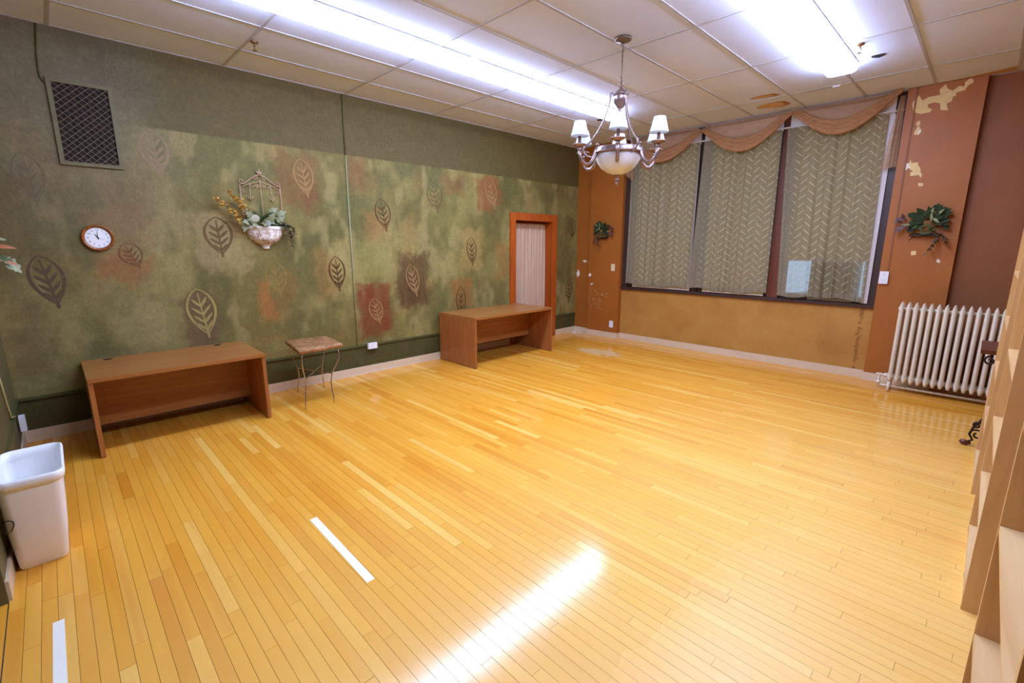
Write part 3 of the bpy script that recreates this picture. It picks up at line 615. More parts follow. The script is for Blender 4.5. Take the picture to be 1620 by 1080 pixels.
# lace curtains
def curtain(label, xa, xb, xta, xtb, zb, zt, yc, folds, seed):
    r = random.Random(seed); ph = [r.uniform(0, 6) for _ in range(4)]
    t = thing('lace_curtain', label, 'curtain', ((xa + xb) / 2, yc, zb), 0, 'lace curtains over the three windows')
    def pt(u, z):
        s = (z - zb) / (zt - zb); x = (xa + (xb - xa) * u) * (1 - s) + (xta + (xtb - xta) * u) * s
        am = 0.015 * (1.2 - 0.4 * s); mid = 0.4 + 1.2 * math.exp(-((u - 0.5) / 0.22) ** 2)
        y = yc + am * mid * math.sin(u * 2 * PI * folds + 1.8 * math.sin(u * 5 + ph[0]) + ph[1]) + 0.005 * math.sin(u * 2 * PI * folds * 2.3 + ph[2])
        return (x - (xa + xb) / 2, y - yc, z - zb)
    def sheet(z0, z1, n, m, off=0.0):
        bm = B(); g = []
        for i in range(n + 1):
            dz = 0.012 * math.sin(i / n * 7 + ph[3]) + 0.008 * math.sin(i / n * 17 + ph[0])
            g.append([bm.verts.new(Vector(pt(i / n, z0 + (z1 - z0) * j / m + dz * max(0, 1 - (z0 + (z1 - z0) * j / m - zb) / 0.5))) - Vector((0, off, 0))) for j in range(m + 1)])
        for i in range(n):
            for j in range(m): bm.faces.new((g[i][j], g[i + 1][j], g[i + 1][j + 1], g[i][j + 1]))
        return bm
    obj('lace_panel', sheet(zb + 0.07, zt, 110, 30), 'lace', t, True)
    obj('hem', sheet(zb, zb + 0.07, 110, 3, 0.002), 'hem', t, True)
    for s, u in ((0, 0.0), (0, 0.055), (1, 0.965)):
        bm = B(); g = [[bm.verts.new(Vector(pt(u + (0.035 if s else 0.055) * i / 3, zb + 0.07 + (zt - zb - 0.07) * j / 20)) - Vector((0, 0.003, 0))) for j in range(21)] for i in range(4)]
        for i in range(3):
            for j in range(20): bm.faces.new((g[i][j], g[i + 1][j], g[i + 1][j + 1], g[i][j + 1]))
        obj('side_strip', bm, 'lace' if s else 'hem', t, True)  # edge strips; left ones coloured darker for the missing light behind
    return t
curtain('left lace panel, beside the left orange pillar, partly behind the chandelier', 1.135, 2.245, 1.15, 2.27, 0.985, 3.115, 7.630, 8, 1)
curtain('middle lace panel between the thin dark mullion and the wide brown one', 2.262, 3.375, 2.335, 3.36, 0.985, 3.115, 7.630, 8, 2)
curtain('right lace panel with the air conditioner showing through it', 3.515, 4.475, 3.42, 4.45, 0.972, 3.115, 7.630, 7, 3)
bm = B(); tube(bm, [(1.02, 7.640, 3.128), (4.58, 7.640, 3.128)], 0.010, 10); tag(obj('curtain_rod', bm, 'chan'), 'white curtain rod across the windows behind the tan swags', 'rod')

# swag valance
def swag(label, xa, xb, za, zb, sag, yc, skew, seed):
    t = thing('swag_valance', label, 'valance', ((xa + xb) / 2, yc, 3.31), 0, 'tan swags across the window tops'); O = Vector(((xa + xb) / 2, yc, 3.31)); r = random.Random(seed); p0 = r.uniform(0, 6)
    def edge(u): return (1 - u) * za + u * zb - sag * (4 * u * (1 - u)) ** 1.3 * (1 + skew * (u - 0.5))
    bm = B(); n = 60; m = 16; g = []
    for i in range(n + 1):
        u = i / n; zt = 3.315; ze = edge(u) + 0.07
        g.append([bm.verts.new(Vector((xa + (xb - xa) * u, yc + 0.010 * math.sin(9 * j / m + 3 * math.sin(3.1 * u + p0)) * 4 * u * (1 - u) - 0.02 * (j / m) * 4 * u * (1 - u), zt + (ze - zt) * j / m)) - O) for j in range(m + 1)])
    for i in range(n):
        for j in range(m): bm.faces.new((g[i][j], g[i + 1][j], g[i + 1][j + 1], g[i][j + 1]))
    obj('voile', bm, 'swag', t, True)
    for kf in range(3):        # the gathered lower roll, three soft folds
        bm = B(); g = []; m = 10
        for i in range(n + 1):
            u = i / n; wd = (0.022 + 0.05 * (4 * u * (1 - u)) ** 0.5); z0 = edge(u) + wd * 0.75 * kf * (0.4 + 0.6 * (4 * u * (1 - u)) ** 0.5); row = []
            for j in range(m):
                a = 2 * PI * j / m; row.append(bm.verts.new(Vector((xa + (xb - xa) * u, yc - 0.022 + 0.006 * kf + 0.018 * math.cos(a) + 0.003 * math.sin(23 * u + j), z0 + wd * 0.5 * math.sin(a))) - O))
            g.append(row)
        for i in range(n):
            for j in range(m): bm.faces.new((g[i][j], g[i + 1][j], g[i + 1][(j + 1) % m], g[i][(j + 1) % m]))
        obj('gathered_fold', bm, 'swag2', t, True)
    return t
swag('left tan voile swag beside the left pillar, behind the chandelier', 1.13, 2.30, 3.13, 3.25, 0.26, 7.575, 0.2, 1)
swag('middle tan voile swag, between the two white valance boards', 2.31, 3.47, 3.25, 3.275, 0.33, 7.575, 0.0, 2)
swag('right tan voile swag ending at the right pillar', 3.48, 4.555, 3.275, 3.31, 0.31, 7.575, -0.1, 3)
def tail(label, xs0, xs1, z0, z1, zt, yc):
    bm = B(); n = 20; m = 14; g = []
    for i in range(n + 1):
        u = i / n
        g.append([bm.verts.new((xs0[0] + (xs0[1] - xs0[0]) * u + ((xs1[0] - xs0[0]) * (1 - u) + (xs1[1] - xs0[1]) * u) * (1 - j / m), yc + 0.012 * math.sin(u * 15) * (1 - 0.3 * j / m), (z0 + (z1 - z0) * u) + (zt - (z0 + (z1 - z0) * u)) * j / m)) for j in range(m + 1)])
    for i in range(n):
        for j in range(m): bm.faces.new((g[i][j], g[i + 1][j], g[i + 1][j + 1], g[i][j + 1]))
    tag(obj('swag_tail', bm, 'swag', None, True), label, 'valance', 'tails of the tan swags')
tail('short tan fabric tail hanging at the left pillar', (1.06, 1.16), (1.05, 1.21), 2.78, 2.66, 3.12, 7.582)
tail('long tan fabric tail hanging beside the right pillar', (4.535, 4.58), (4.455, 4.588), 2.50, 2.52, 3.27, 7.606)

# ------------------------------------------------------------------ radiator
t = thing('radiator', 'white cast iron column radiator in front of the recess right of the windows', 'radiator', (4.885, 7.35, 0))
def rad_section(leg):
    bm = B(); n = 14
    def col(yc, ry, rx, z0, z1, dome):
        rings = []
        zsz = [(z0, 0.55), (z0 + 0.03, 1.0), (z1 - 0.07, 1.0), (z1 - 0.035, 0.82), (z1 - 0.012, 0.45), (z1, 0.12)] if dome else [(z0, 1), (z1, 1)]
        for z, k in zsz: rings.append([bm.verts.new((rx * (0.35 + 0.65 * k) * math.cos(2 * PI * q / n) if z < z1 - 0.04 else rx * k * math.cos(2 * PI * q / n), yc + ry * (0.6 + 0.4 * k) * math.sin(2 * PI * q / n), z)) for q in range(n)])
        for a, b in zip(rings, rings[1:]):
            for q in range(n): bm.faces.new((a[q], a[(q + 1) % n], b[(q + 1) % n], b[q]))
        bm.faces.new(rings[0][::-1]); bm.faces.new(rings[-1])
    for yc in (-0.07, 0.0, 0.07): col(yc, 0.031, 0.0205, 0.115, 1.026 - 0.02 * abs(yc) / 0.07 * (yc > 0), True)
    box(bm, -0.018, 0.018, -0.09, 0.09, 0.93, 0.965); box(bm, -0.020, 0.020, -0.09, 0.09, 0.14, 0.19)
    tube(bm, [(-0.031, 0, 0.165), (-0.018, 0, 0.165), (0.018, 0, 0.165), (0.031, 0, 0.165)], [0.030, 0.040, 0.040, 0.030], 12)
    tube(bm, [(-0.031, 0, 0.945), (0.031, 0, 0.945)], 0.02, 10)
    return mesh_of(bm, 'radiator_section', 'radiator', True)
ms = rad_section(False)
for k in range(15):
    s = link('radiator_section', ms, t, (0.0617 * k, 0, 0))
    if k in (0, 14):
        for yc in (-0.085, 0.085):
            bm = B(); tube(bm, [(0, yc * 0.82, 0.16), (0, yc * 0.95, 0.06), (0, yc * 1.05, 0.0)], [0.019, 0.013, 0.015], 10); obj('leg', bm, 'radiator', s, True)
for yc in (-0.045, -0.03):
    bm = B(); tube(bm, [(-0.01, yc, 0.955 - 6 * (yc + 0.045)*0.2), (0.88, yc, 0.955 - 6 * (yc + 0.045)*0.2)], 0.004, 6); obj('tie_rod', bm, 'radiator', t)
bm = B(); tube(bm, [(-0.03, 0, 0.165), (-0.06, 0, 0.165)], 0.022, 10); tube(bm, [(-0.06, 0, 0.165), (-0.088, 0, 0.165), (-0.10, 0, 0.155), (-0.105, 0, 0.14), (-0.105, 0, 0.07), (-0.10, 0, 0.05), (-0.08, 0, 0.043), (0.95, 0, 0.043)], 0.013, 10)
tube(bm, [(-0.085, 0, 0.165), (-0.135, 0, 0.165)], [0.016, 0.012], 10); tube(bm, [(-0.105, 0, 0.09), (-0.105, 0, 0.05)], 0.02, 10); obj('supply_pipe', bm, 'radiator', t, True)

# ------------------------------------------------------------------ desks
def desk(name, label, x0, x1, y0, y1, h, mod_x, mod_z0, grom, thick=0.032):
    t = thing(name, label, 'desk', ((x0 + x1) / 2, (y0 + y1) / 2, 0), 0, 'oak laminate desks'); X, Y = (x1 - x0) / 2, (y1 - y0) / 2
    bx('desktop', (-X, X, -Y, Y, h - thick, h), 'desk_y', t, 0.004)
    bx('edge_band', (X, X + 0.003, -Y + 0.002, Y - 0.002, h - thick + 0.002, h - 0.002), 'desk_y', t)
    for s in (-1, 1): bx('side_panel', (-X + 0.002, X - 0.006, s * Y - 0.030 * (s > 0) - 0.0015 * s, s * Y + 0.030 * (s < 0) - 0.0015 * s, 0.006, h - thick), 'desk_z', t, 0.002)
    for s in (-1, 1): bx('foot_glide', (X - 0.05, X - 0.02, s * (Y - 0.017) - 0.010, s * (Y - 0.017) + 0.010, 0, 0.007), 'dark', t)
    bx('modesty_panel', (mod_x - (x0 + x1) / 2 - 0.018, mod_x - (x0 + x1) / 2, -Y + 0.031, Y - 0.031, mod_z0, h - thick), 'desk_y', t)
    for gy in grom:
        bm = B(); lathe(bm, [(0.001, 0.0), (0.030, 0.0), (0.034, 0.002), (0.030, 0.0035), (0.022, 0.002), (0.001, 0.0015)], 20, (-X + 0.085, gy, h)); obj('grommet', bm, 'dark', t, True)
    return t
desk('desk', 'near oak laminate desk with open front, standing below the wall clock', 0.02, 0.845, 0.652, 1.905, 0.64, 0.32, 0.115, (-0.45, 0.40))
desk('desk', 'far oak laminate desk standing in front of the curtained orange doorway', 0.045, 0.85, 4.475, 6.05, 0.695, 0.36, 0.21, ())

# ------------------------------------------------------------------ wire table with stone top
t = thing('side_table', 'small side table with rough brown stone top on thin bent chrome legs', 'table', (0.50, 2.475, 0), 0)
bm = B(); q = [(-0.30, -0.175), (0.335, -0.26), (0.28, 0.215), (-0.27, 0.265)]; n = 14; rings = []
def quad(u, v): return Vector(q[0]) * (1 - u) * (1 - v) + Vector(q[1]) * u * (1 - v) + Vector(q[2]) * u * v + Vector(q[3]) * (1 - u) * v
rr = random.Random(3)
per = [(i / n, 0) for i in range(n)] + [(1, i / n) for i in range(n)] + [(1 - i / n, 1) for i in range(n)] + [(0, 1 - i / n) for i in range(n)]
for z, s in ((0.572, 0.972), (0.578, 0.99), (0.594, 1.0), (0.610, 0.99), (0.615, 0.965), (0.6155, 0.5)):
    rings.append([bm.verts.new((*(quad(0.5 + (u - 0.5) * s, 0.5 + (v - 0.5) * s) + Vector((rr.uniform(-.004, .004), rr.uniform(-.004, .004)))), z + rr.uniform(-.002, .002))) for u, v in per])
for a, b in zip(rings, rings[1:]):
    for i in range(len(per)): bm.faces.new((a[i], a[(i + 1) % len(per)], b[(i + 1) % len(per)], b[i]))
bm.faces.new(rings[0][::-1]); bm.faces.new(rings[-1]); bmesh.ops.triangulate(bm, faces=[f for f in bm.faces if len(f.verts) > 4])
obj('table_top', bm, 'stone', t, True)
mids = []
for (cx, cy), (fx, fy) in zip(((-0.25, -0.13), (0.30, -0.22), (0.245, 0.17), (-0.22, 0.22)), ((-0.30, -0.09), (0.338, -0.248), (0.335, 0.05), (-0.28, 0.20))):
    c, f = Vector((cx, cy)), Vector((fx, fy)); o = c.normalized(); P = []
    for z, k in ((0.572, 0.0), (0.54, 0.012), (0.49, 0.024), (0.43, 0.014), (0.36, -0.02), (0.30, -0.045), (0.22, -0.05), (0.14, -0.035), (0.06, -0.01), (0.0, 0.0)):
        w = (0.572 - z) / 0.572; p = c * (1 - w) + f * w + o * k; P.append((p.x, p.y, z))
    mids.append(P[5]); bm = B(); tube(bm, P, 0.006, 8); obj('leg', bm, 'chrome', t, True)
for a, b in ((0, 2), (1, 3)):
    bm = B(); tube(bm, [mids[a], mids[b]], 0.005, 8); obj('cross_stretcher', bm, 'chrome', t)

# ------------------------------------------------------------------ waste bin
t = thing('waste_bin', 'white plastic waste bin standing against the near wall', 'bin', (2.12, 0.36, 0))
def rrect(cx, cy, hx, hy, r, z, n=5):
    out = []
    for sx, sy, a0 in ((1, 1, 0), (-1, 1, PI / 2), (-1, -1, PI), (1, -1, 1.5 * PI)):
        for k in range(n + 1):
            a = a0 + PI / 2 * k / n; out.append((cx + sx * (hx - r) + r * math.cos(a), cy + sy * (hy - r) + r * math.sin(a), z))
    return out
def loft(bm, rings, c0=True, c1=True):
    R = [[bm.verts.new(p) for p in r] for r in rings]; n = len(R[0])
    for a, b in zip(R, R[1:]):
        for i in range(n): bm.faces.new((a[i], a[(i + 1) % n], b[(i + 1) % n], b[i]))
    if c0: bm.faces.new(R[0][::-1])
    if c1: bm.faces.new(R[-1])
bm = B(); loft(bm, [rrect(-0.02, -0.022, 0.150, 0.088, 0.03, 0.0), rrect(-0.02, -0.022, 0.157, 0.093, 0.03, 0.012), rrect(-0.003, -0.014, 0.198, 0.108, 0.036, 0.22), rrect(0.012, -0.006, 0.240, 0.116, 0.042, 0.47), rrect(0.013, -0.005, 0.242, 0.117, 0.042, 0.488)], True, False)
loft(bm, [rrect(0.013, -0.005, 0.234, 0.110, 0.038, 0.488), rrect(-0.02, -0.022, 0.148, 0.084, 0.03, 0.016)], False, True); obj('bin_body', bm, 'bin', t, True)
bm = B(); loft(bm, [rrect(0.013, -0.005, 0.241, 0.117, 0.042, 0.484), rrect(0.013, -0.004, 0.249, 0.122, 0.046, 0.487), rrect(0.013, -0.003, 0.254, 0.126, 0.05, 0.512), rrect(0.013, -0.003, 0.252, 0.124, 0.05, 0.530), rrect(0.013, -0.003, 0.243, 0.116, 0.046, 0.534), rrect(0.013, -0.005, 0.234, 0.110, 0.038, 0.50), rrect(0.013, -0.005, 0.232, 0.108, 0.038, 0.485)], False, False)
obj('rim', bm, 'bin', t, True)
bm = B(); tube(bm, [(0.224, -0.125, 0.325), (0.226, -0.104, 0.33), (0.224, -0.090, 0.318), (0.220, -0.090, 0.295), (0.214, -0.102, 0.268), (0.214, -0.122, 0.258)], 0.0028, 6, True); obj('wire_loop', bm, 'iron', t, True, label='thin dark wire loop on the bin front')

# ------------------------------------------------------------------ tape strips, paint flakes
for lab, poly in (('long white tape strip in the middle of the wooden floor', [(2.822, 1.487), (2.822, 1.530), (3.568, 1.518), (3.568, 1.476)]), ('white tape strip on the floor close to the near wall, cut by the photo edge', [(2.826, 0.360), (2.826, 0.398), (3.42, 0.398), (3.42, 0.356)])):
    bm = B(); prism(bm, poly, lambda x, y, h: (x, y, 0.0005 + h), 0.0008); tag(obj('tape_strip', bm, 'tape'), lab, 'tape', 'white tape strips on the floor')
bm = B(); rr = random.Random(9)
for _ in range(90):
    x, y = abs(rr.gauss(0.12, 0.11)) + 0.03, 7.66 - abs(rr.gauss(0, 0.09)); s = rr.uniform(0.006, 0.026); a = rr.uniform(0, 6)
    prism(bm, [(x + s * math.cos(a + k * 2.1) * rr.uniform(.6, 1), y + s * math.sin(a + k * 2.1) * rr.uniform(.6, 1)) for k in range(3)], lambda X, Y, h: (X, Y, 0.0012 + h), rr.uniform(0.001, 0.004))
o = tag(obj('paint_flakes', bm, 'flake'), 'scatter of white paint flakes on the floor in the far left corner', 'debris'); o['kind'] = 'stuff'

# ------------------------------------------------------------------ wall clock
t = thing('wall_clock', 'round wall clock with brown wooden rim on the mural wall', 'clock', (0.0, 0.912, 1.70))
def disc_x(bm, prof, seg=40):   # lathe about +X: prof = (radius, x)
    rings = [[bm.verts.new((x, r * math.cos(2 * PI * k / seg), r * math.sin(2 * PI * k / seg))) for k in range(seg)] for r, x in prof]
    for a, b in zip(rings, rings[1:]):
        for k in range(seg): bm.faces.new((a[k], a[(k + 1) % seg], b[(k + 1) % seg], b[k]))
    return rings
bm = B(); disc_x(bm, [(0.112, 0.001), (0.114, 0.010), (0.112, 0.022), (0.104, 0.031), (0.097, 0.028), (0.093, 0.020), (0.089, 0.022), (0.086, 0.014)]); obj('rim', bm, 'clock_rim', t, True)
bm = B(); R = disc_x(bm, [(0.087, 0.010), (0.087, 0.014)]); bm.faces.new(R[0][::-1]); bm.faces.new(R[1]); fc = obj('clock_face', bm, 'clock_face', t)
def txt(s, size, parent, m, name='numeral'):
    cu = bpy.data.curves.new('text', 'FONT'); cu.body = s; cu.size = size; cu.align_x = 'CENTER'; cu.align_y = 'CENTER'; cu.extrude = 0.0003; cu.resolution_u = 3
    ob = bpy.data.objects.new('text', cu); COL.objects.link(ob); dg = bpy.context.evaluated_depsgraph_get(); me = bpy.data.meshes.new_from_object(ob.evaluated_get(dg)); bpy.data.objects.remove(ob)
    me.materials.clear(); me.materials.append(M_[m]); return link(name, me, parent)
for k in range(1, 13):
    a = PI / 2 - 2 * PI * k / 12; o = txt(str(k), 0.022, fc, 'dark'); o.location = (0.0146, 0.066 * math.cos(a), 0.066 * math.sin(a)); o.rotation_euler = (PI / 2, 0, PI / 2)
bm = B()
for k in range(60):
    a = 2 * PI * k / 60; c, s = math.cos(a), math.sin(a); strip(bm, [(0.079 * c, 0.079 * s), (0.084 * c, 0.084 * s)], 0.0016 if k % 5 == 0 else 0.0007, lambda y, z, h: (0.0142 + h, y, z), 0.0003)
obj('minute_track', bm, 'dark', fc)
for nm, ang, l, w, xo in (('hour_hand', PI / 2 + PI / 6, 0.040, 0.006, 0.0162), ('minute_hand', PI / 2, 0.060, 0.0045, 0.0172), ('second_hand', -0.35, 0.05, 0.0015, 0.018)):
    bm = B(); c, s = math.cos(ang), math.sin(ang); strip(bm, [(-0.012 * c, -0.012 * s), (0, 0), (l * 0.7 * c, l * 0.7 * s), (l * c, l * s)], [w * 0.7, w, w * 0.8, w * 0.2], lambda y, z, h: (xo + h, y, z), 0.0006); obj(nm, bm, 'dark', t)
bm = B(); disc_x(bm, [(0.0001, 0.0195), (0.004, 0.0195), (0.004, 0.014)], 12); obj('hand_boss', bm, 'dark', t)

# ------------------------------------------------------------------ vent grille
t = thing('wall_vent', 'dark wall vent behind diamond wire mesh, high on the mural wall', 'vent', (0, 0.965, 2.29))
V = [(-0.212, -0.01), (0.212, 0.012), (0.212, 0.672), (-0.190, 0.665)]
V = [(-0.205, 0.0), (0.205, 0.0), (0.205, 0.665), (-0.205, 0.665)]
for a, b in (((-0.205, -0.175), (0, 0.665)), ((0.175, 0.205), (0, 0.665))): bx('frame', (0.0, 0.018, a[0], a[1], b[0], b[1]), 'vent_paint', t, 0.003)
for b in ((0, 0.03), (0.635, 0.665)): bx('frame', (0.0, 0.018, -0.175, 0.175, b[0], b[1]), 'vent_paint', t, 0.003)
bm = B(); g = [];
for i in range(61):
    u = i / 60; x = 0.003 + 0.0028 * math.sin(u * 2 * PI * 7) 
    g.append((bm.verts.new((x, -0.176 + 0.352 * u, 0.028)), bm.verts.new((x, -0.176 + 0.352 * u, 0.637))))
for a, b in zip(g, g[1:]): bm.faces.new((a[0], b[0], b[1], a[1]))
M_['vent_dark'] = plain('dark_pleated_filter', S(34, 24, 20), 0.9, var=0.35, scale=9)
obj('pleated_filter', bm, 'vent_dark', t, True)
bm = B(); W2, H0, H1, st = 0.175, 0.03, 0.635, 0.050
def clip(p, d):
    lo, hi = -9, 9
    for a, b0, b1 in ((0, -W2, W2), (1, H0, H1)):
        t0, t1 = (b0 - p[a]) / d[a], (b1 - p[a]) / d[a]; lo, hi = max(lo, min(t0, t1)), min(hi, max(t0, t1))
    return lo, hi
for sl in (0.92, -0.92):
    k = -30
    while k < 30:
        p = (0.0, 0.33 + k * st); lo, hi = clip(p, (1, sl)); k += 1
        if hi - lo < 0.01: continue
        P = [(0.010 + 0.001 * (sl > 0), p[0] + q_, p[1] + q_ * sl) for q_ in (lo, hi)]; tube(bm, P, 0.0021, 5, cap=False)
obj('wire_mesh', bm, 'vent_wire', t)
bm = B(); tube(bm, [(0.007, 0.766, H - 0.002), (0.007, 0.740, 3.12), (0.007, 0.733, 3.0), (0.007, 0.735, 2.94), (0.008, 0.75, 2.915), (0.008, 0.775, 2.905)], 0.006, 8)
tag(obj('vent_wire', bm, 'olive_pipe', None, True), 'thin painted wire running from the ceiling to the wall vent', 'wire')

# conduit seam down the mural wall
t = thing('wall_conduit', 'thin vertical painted conduit running down the middle of the mural wall', 'conduit', (0.0, 3.235, 0.386))
bm = B(); tube(bm, [(0.008, 0.008, H - 0.386), (0.008, 0.003, 2.674 - 0.386)], 0.008, 8); obj('pipe', bm, 'olive_pipe', t, True)
bm = B(); tube(bm, [(0.008, 0.003, 2.674 - 0.386), (0.008, -0.004, 0.0)], 0.008, 8); obj('pipe', bm, 'pipe_light', t, True, label='scuffed paler lower length')

# ------------------------------------------------------------------ outlets and switches
def plate(name, label, cat, loc, rz, w, h, d, m, kind):   # faces -Y before rotation
    t = thing(name, label, cat, loc, rz)
    bm = B(); box(bm, -w / 2, w / 2, -d, 0, -h / 2, h / 2); bevel(bm, min(0.004, d * 0.4)); obj('cover_plate', bm, m, t)
    if kind == 'outlet':
        for dz in (-1, 1):
            bm = B(); lathe(bm, [(0.0001, 0.0016), (0.013, 0.0016), (0.015, 0.0)], 16); bmesh.ops.rotate(bm, verts=bm.verts, matrix=Matrix.Rotation(PI / 2, 3, 'X')); o = obj('receptacle', bm, m, t, loc=(0, -d, dz * h * 0.21))
            bm = B(); box(bm, -0.006, -0.004, -0.0022, 0, -0.001, 0.007); box(bm, 0.004, 0.006, -0.0022, 0, -0.001, 0.007); box(bm, -0.002, 0.002, -0.0022, 0, -0.009, -0.006); obj('slot', bm, 'dark', o)
    elif kind == 'switch':
        bm = B(); box(bm, -0.005, 0.005, -d - 0.012, -d, -0.004, 0.012); bevel(bm, 0.002); obj('toggle', bm, m, t)
    return t
plate('wall_outlet', 'white outlet box on the right orange pillar below its wire', 'outlet', (4.643, PY, 1.268), 0, 0.085, 0.145, 0.03, 'white_plastic', 'outlet')
plate('wall_switch', 'ivory switch plate on the left orange pillar', 'switch', (0.868, PY, 1.256), 0, 0.075, 0.12, 0.008, 'ivory', 'switch')
plate('wall_outlet', 'white outlet low on the left orange pillar near the floor', 'outlet', (0.882, PY, 0.250), 0, 0.075, 0.12, 0.010, 'white_plastic', 'outlet')
plate('wall_outlet', 'white outlet box on the green rail between table and far desk', 'outlet', (0.016, 3.417, 0.362), PI / 2, 0.125, 0.075, 0.035, 'white_plastic', 'outlet')
plate('wall_outlet', 'white outlet box on the near wall rail above the waste bin', 'outlet', (0.30, YN + 0.014, 0.255), PI, 0.075, 0.12, 0.035, 'white_plastic', 'outlet')
bm = B(); tube(bm, [(0.96, YN + 0.006, 0.86), (0.92, YN + 0.010, 0.72), (0.80, YN + 0.008, 0.52), (0.72, YN + 0.008, 0.42), (0.60, YN + 0.02, 0.395)], 0.006, 6); tag(obj('wall_cable', bm, 'cable', None, True), 'pale cable on the near wall above the waste bin', 'cable')

# ------------------------------------------------------------------ sprinklers
def sprinkler(label, x, y):
    t = thing('sprinkler_head', label, 'sprinkler', (x, y, H), 0, 'fire sprinklers on the ceiling')
    bm = B(); lathe(bm, [(0.034, 0.0), (0.032, -0.008), (0.018, -0.014), (0.010, -0.016)], 18); obj('escutcheon', bm, 'brass', t, True)
    bm = B(); tube(bm, [(0, 0, -0.014), (0, 0, -0.034)], 0.009, 10); tube(bm, [(-0.010, 0, -0.030), (-0.014, 0, -0.05), (-0.004, 0, -0.068)], 0.003, 6); tube(bm, [(0.010, 0, -0.030), (0.014, 0, -0.05), (0.004, 0, -0.068)], 0.003, 6); obj('frame_arms', bm, 'brass', t, True)
    bm = B(); lathe(bm, [(0.0001, -0.066), (0.018, -0.068), (0.018, -0.071), (0.0001, -0.071)], 14); obj('deflector', bm, 'brass', t, True)
sprinkler('brass sprinkler head on the ceiling above the mural wall', 0.829, 2.09)
sprinkler('brass sprinkler head on the ceiling right of the right light row', 4.446, 5.818)

# ------------------------------------------------------------------ chandelier
CX, CY = 3.077, 4.27
t = thing('chandelier', 'pewter chandelier with six small white shades and a glass bowl', 'chandelier', (CX, CY, H)); Z = lambda z: z - H
bm = B(); lathe(bm, [(0.068, 0.0), (0.070, -0.008), (0.062, -0.020), (0.030, -0.026), (0.012, -0.040)], 28); obj('canopy', bm, 'bronze', t, True)
bm = B(); zc = -0.040; k = 0
while zc > Z(2.985):
    a = (k % 2) * PI / 2; pts = [(0.0075 * math.cos(q) * math.cos(a), 0.0075 * math.cos(q) * math.sin(a), zc - 0.0105 + 0.0135 * math.sin(q)) for q in [2 * PI * i / 10 for i in range(10)]]
    tube(bm, pts, 0.0020, 5, True); zc -= 0.0205; k += 1
tube(bm, [(0.003, 0.002, -0.04), (-0.004, 0.003, -0.15), (0.004, -0.003, -0.25), (0, 0, Z(2.98))], 0.0022, 5); obj('chain', bm, 'bronze', t, True)
bm = B(); tube(bm, [(0.022 * math.cos(q), 0, Z(2.985) + 0.024 * math.sin(q)) for q in [2 * PI * i / 16 for i in range(16)]], 0.0028, 6, True); obj('hanging_ring', bm, 'pewter', t, True)
bm = B(); lathe(bm, [(0.0001, Z(2.968)), (0.010, Z(2.964)), (0.014, Z(2.950)), (0.034, Z(2.932)), (0.062, Z(2.914)), (0.066, Z(2.902)), (0.056, Z(2.896)), (0.060, Z(2.880)), (0.056, Z(2.842)), (0.044, Z(2.826)), (0.034, Z(2.812)), (0.030, Z(2.802)), (0.016, Z(2.790)), (0.014, Z(2.784)), (0.021, Z(2.776)), (0.018, Z(2.764)), (0.010, Z(2.756)), (0.017, Z(2.746)), (0.013, Z(2.733)), (0.0001, Z(2.726))], 26); obj('hub', bm, 'pewter', t, True)
ZR = Z(2.447)      # band ring
bm = B(); lathe(bm, [(0.205, ZR - 0.030), (0.226, ZR - 0.026), (0.222, ZR - 0.014), (0.212, ZR - 0.008), (0.216, ZR + 0.002), (0.206, ZR + 0.008), (0.209, ZR + 0.018), (0.198, ZR + 0.024), (0.186, ZR + 0.022), (0.190, ZR - 0.028), (0.205, ZR - 0.030)], 40); obj('band_ring', bm, 'pewter', t, True)
bm = B(); pr = [(0.206 * math.sin(a), ZR - 0.028 - 0.158 * (1 - math.cos(a)) / 1 + 0.0) for a in []]
pr = [(0.0001, Z(2.250)), (0.045, Z(2.254)), (0.095, Z(2.272)), (0.140, Z(2.304)), (0.175, Z(2.346)), (0.196, Z(2.390)), (0.206, Z(2.420)), (0.200, Z(2.420)), (0.188, Z(2.388)), (0.130, Z(2.305)), (0.0001, Z(2.258))]
lathe(bm, pr, 40); obj('glass_bowl', bm, 'bowl', t, True, label='white alabaster glass bowl')
bm = B(); lathe(bm, [(0.0001, Z(2.254)), (0.024, Z(2.250)), (0.022, Z(2.240)), (0.009, Z(2.233)), (0.008, Z(2.222)), (0.020, Z(2.212)), (0.019, Z(2.200)), (0.008, Z(2.192)), (0.016, Z(2.182)), (0.013, Z(2.170)), (0.005, Z(2.160)), (0.0001, Z(2.155))], 20); obj('finial', bm, 'pewter', t, True)
A0 = math.radians(-56.7 - 1.0)
arm_m = cand_m = None
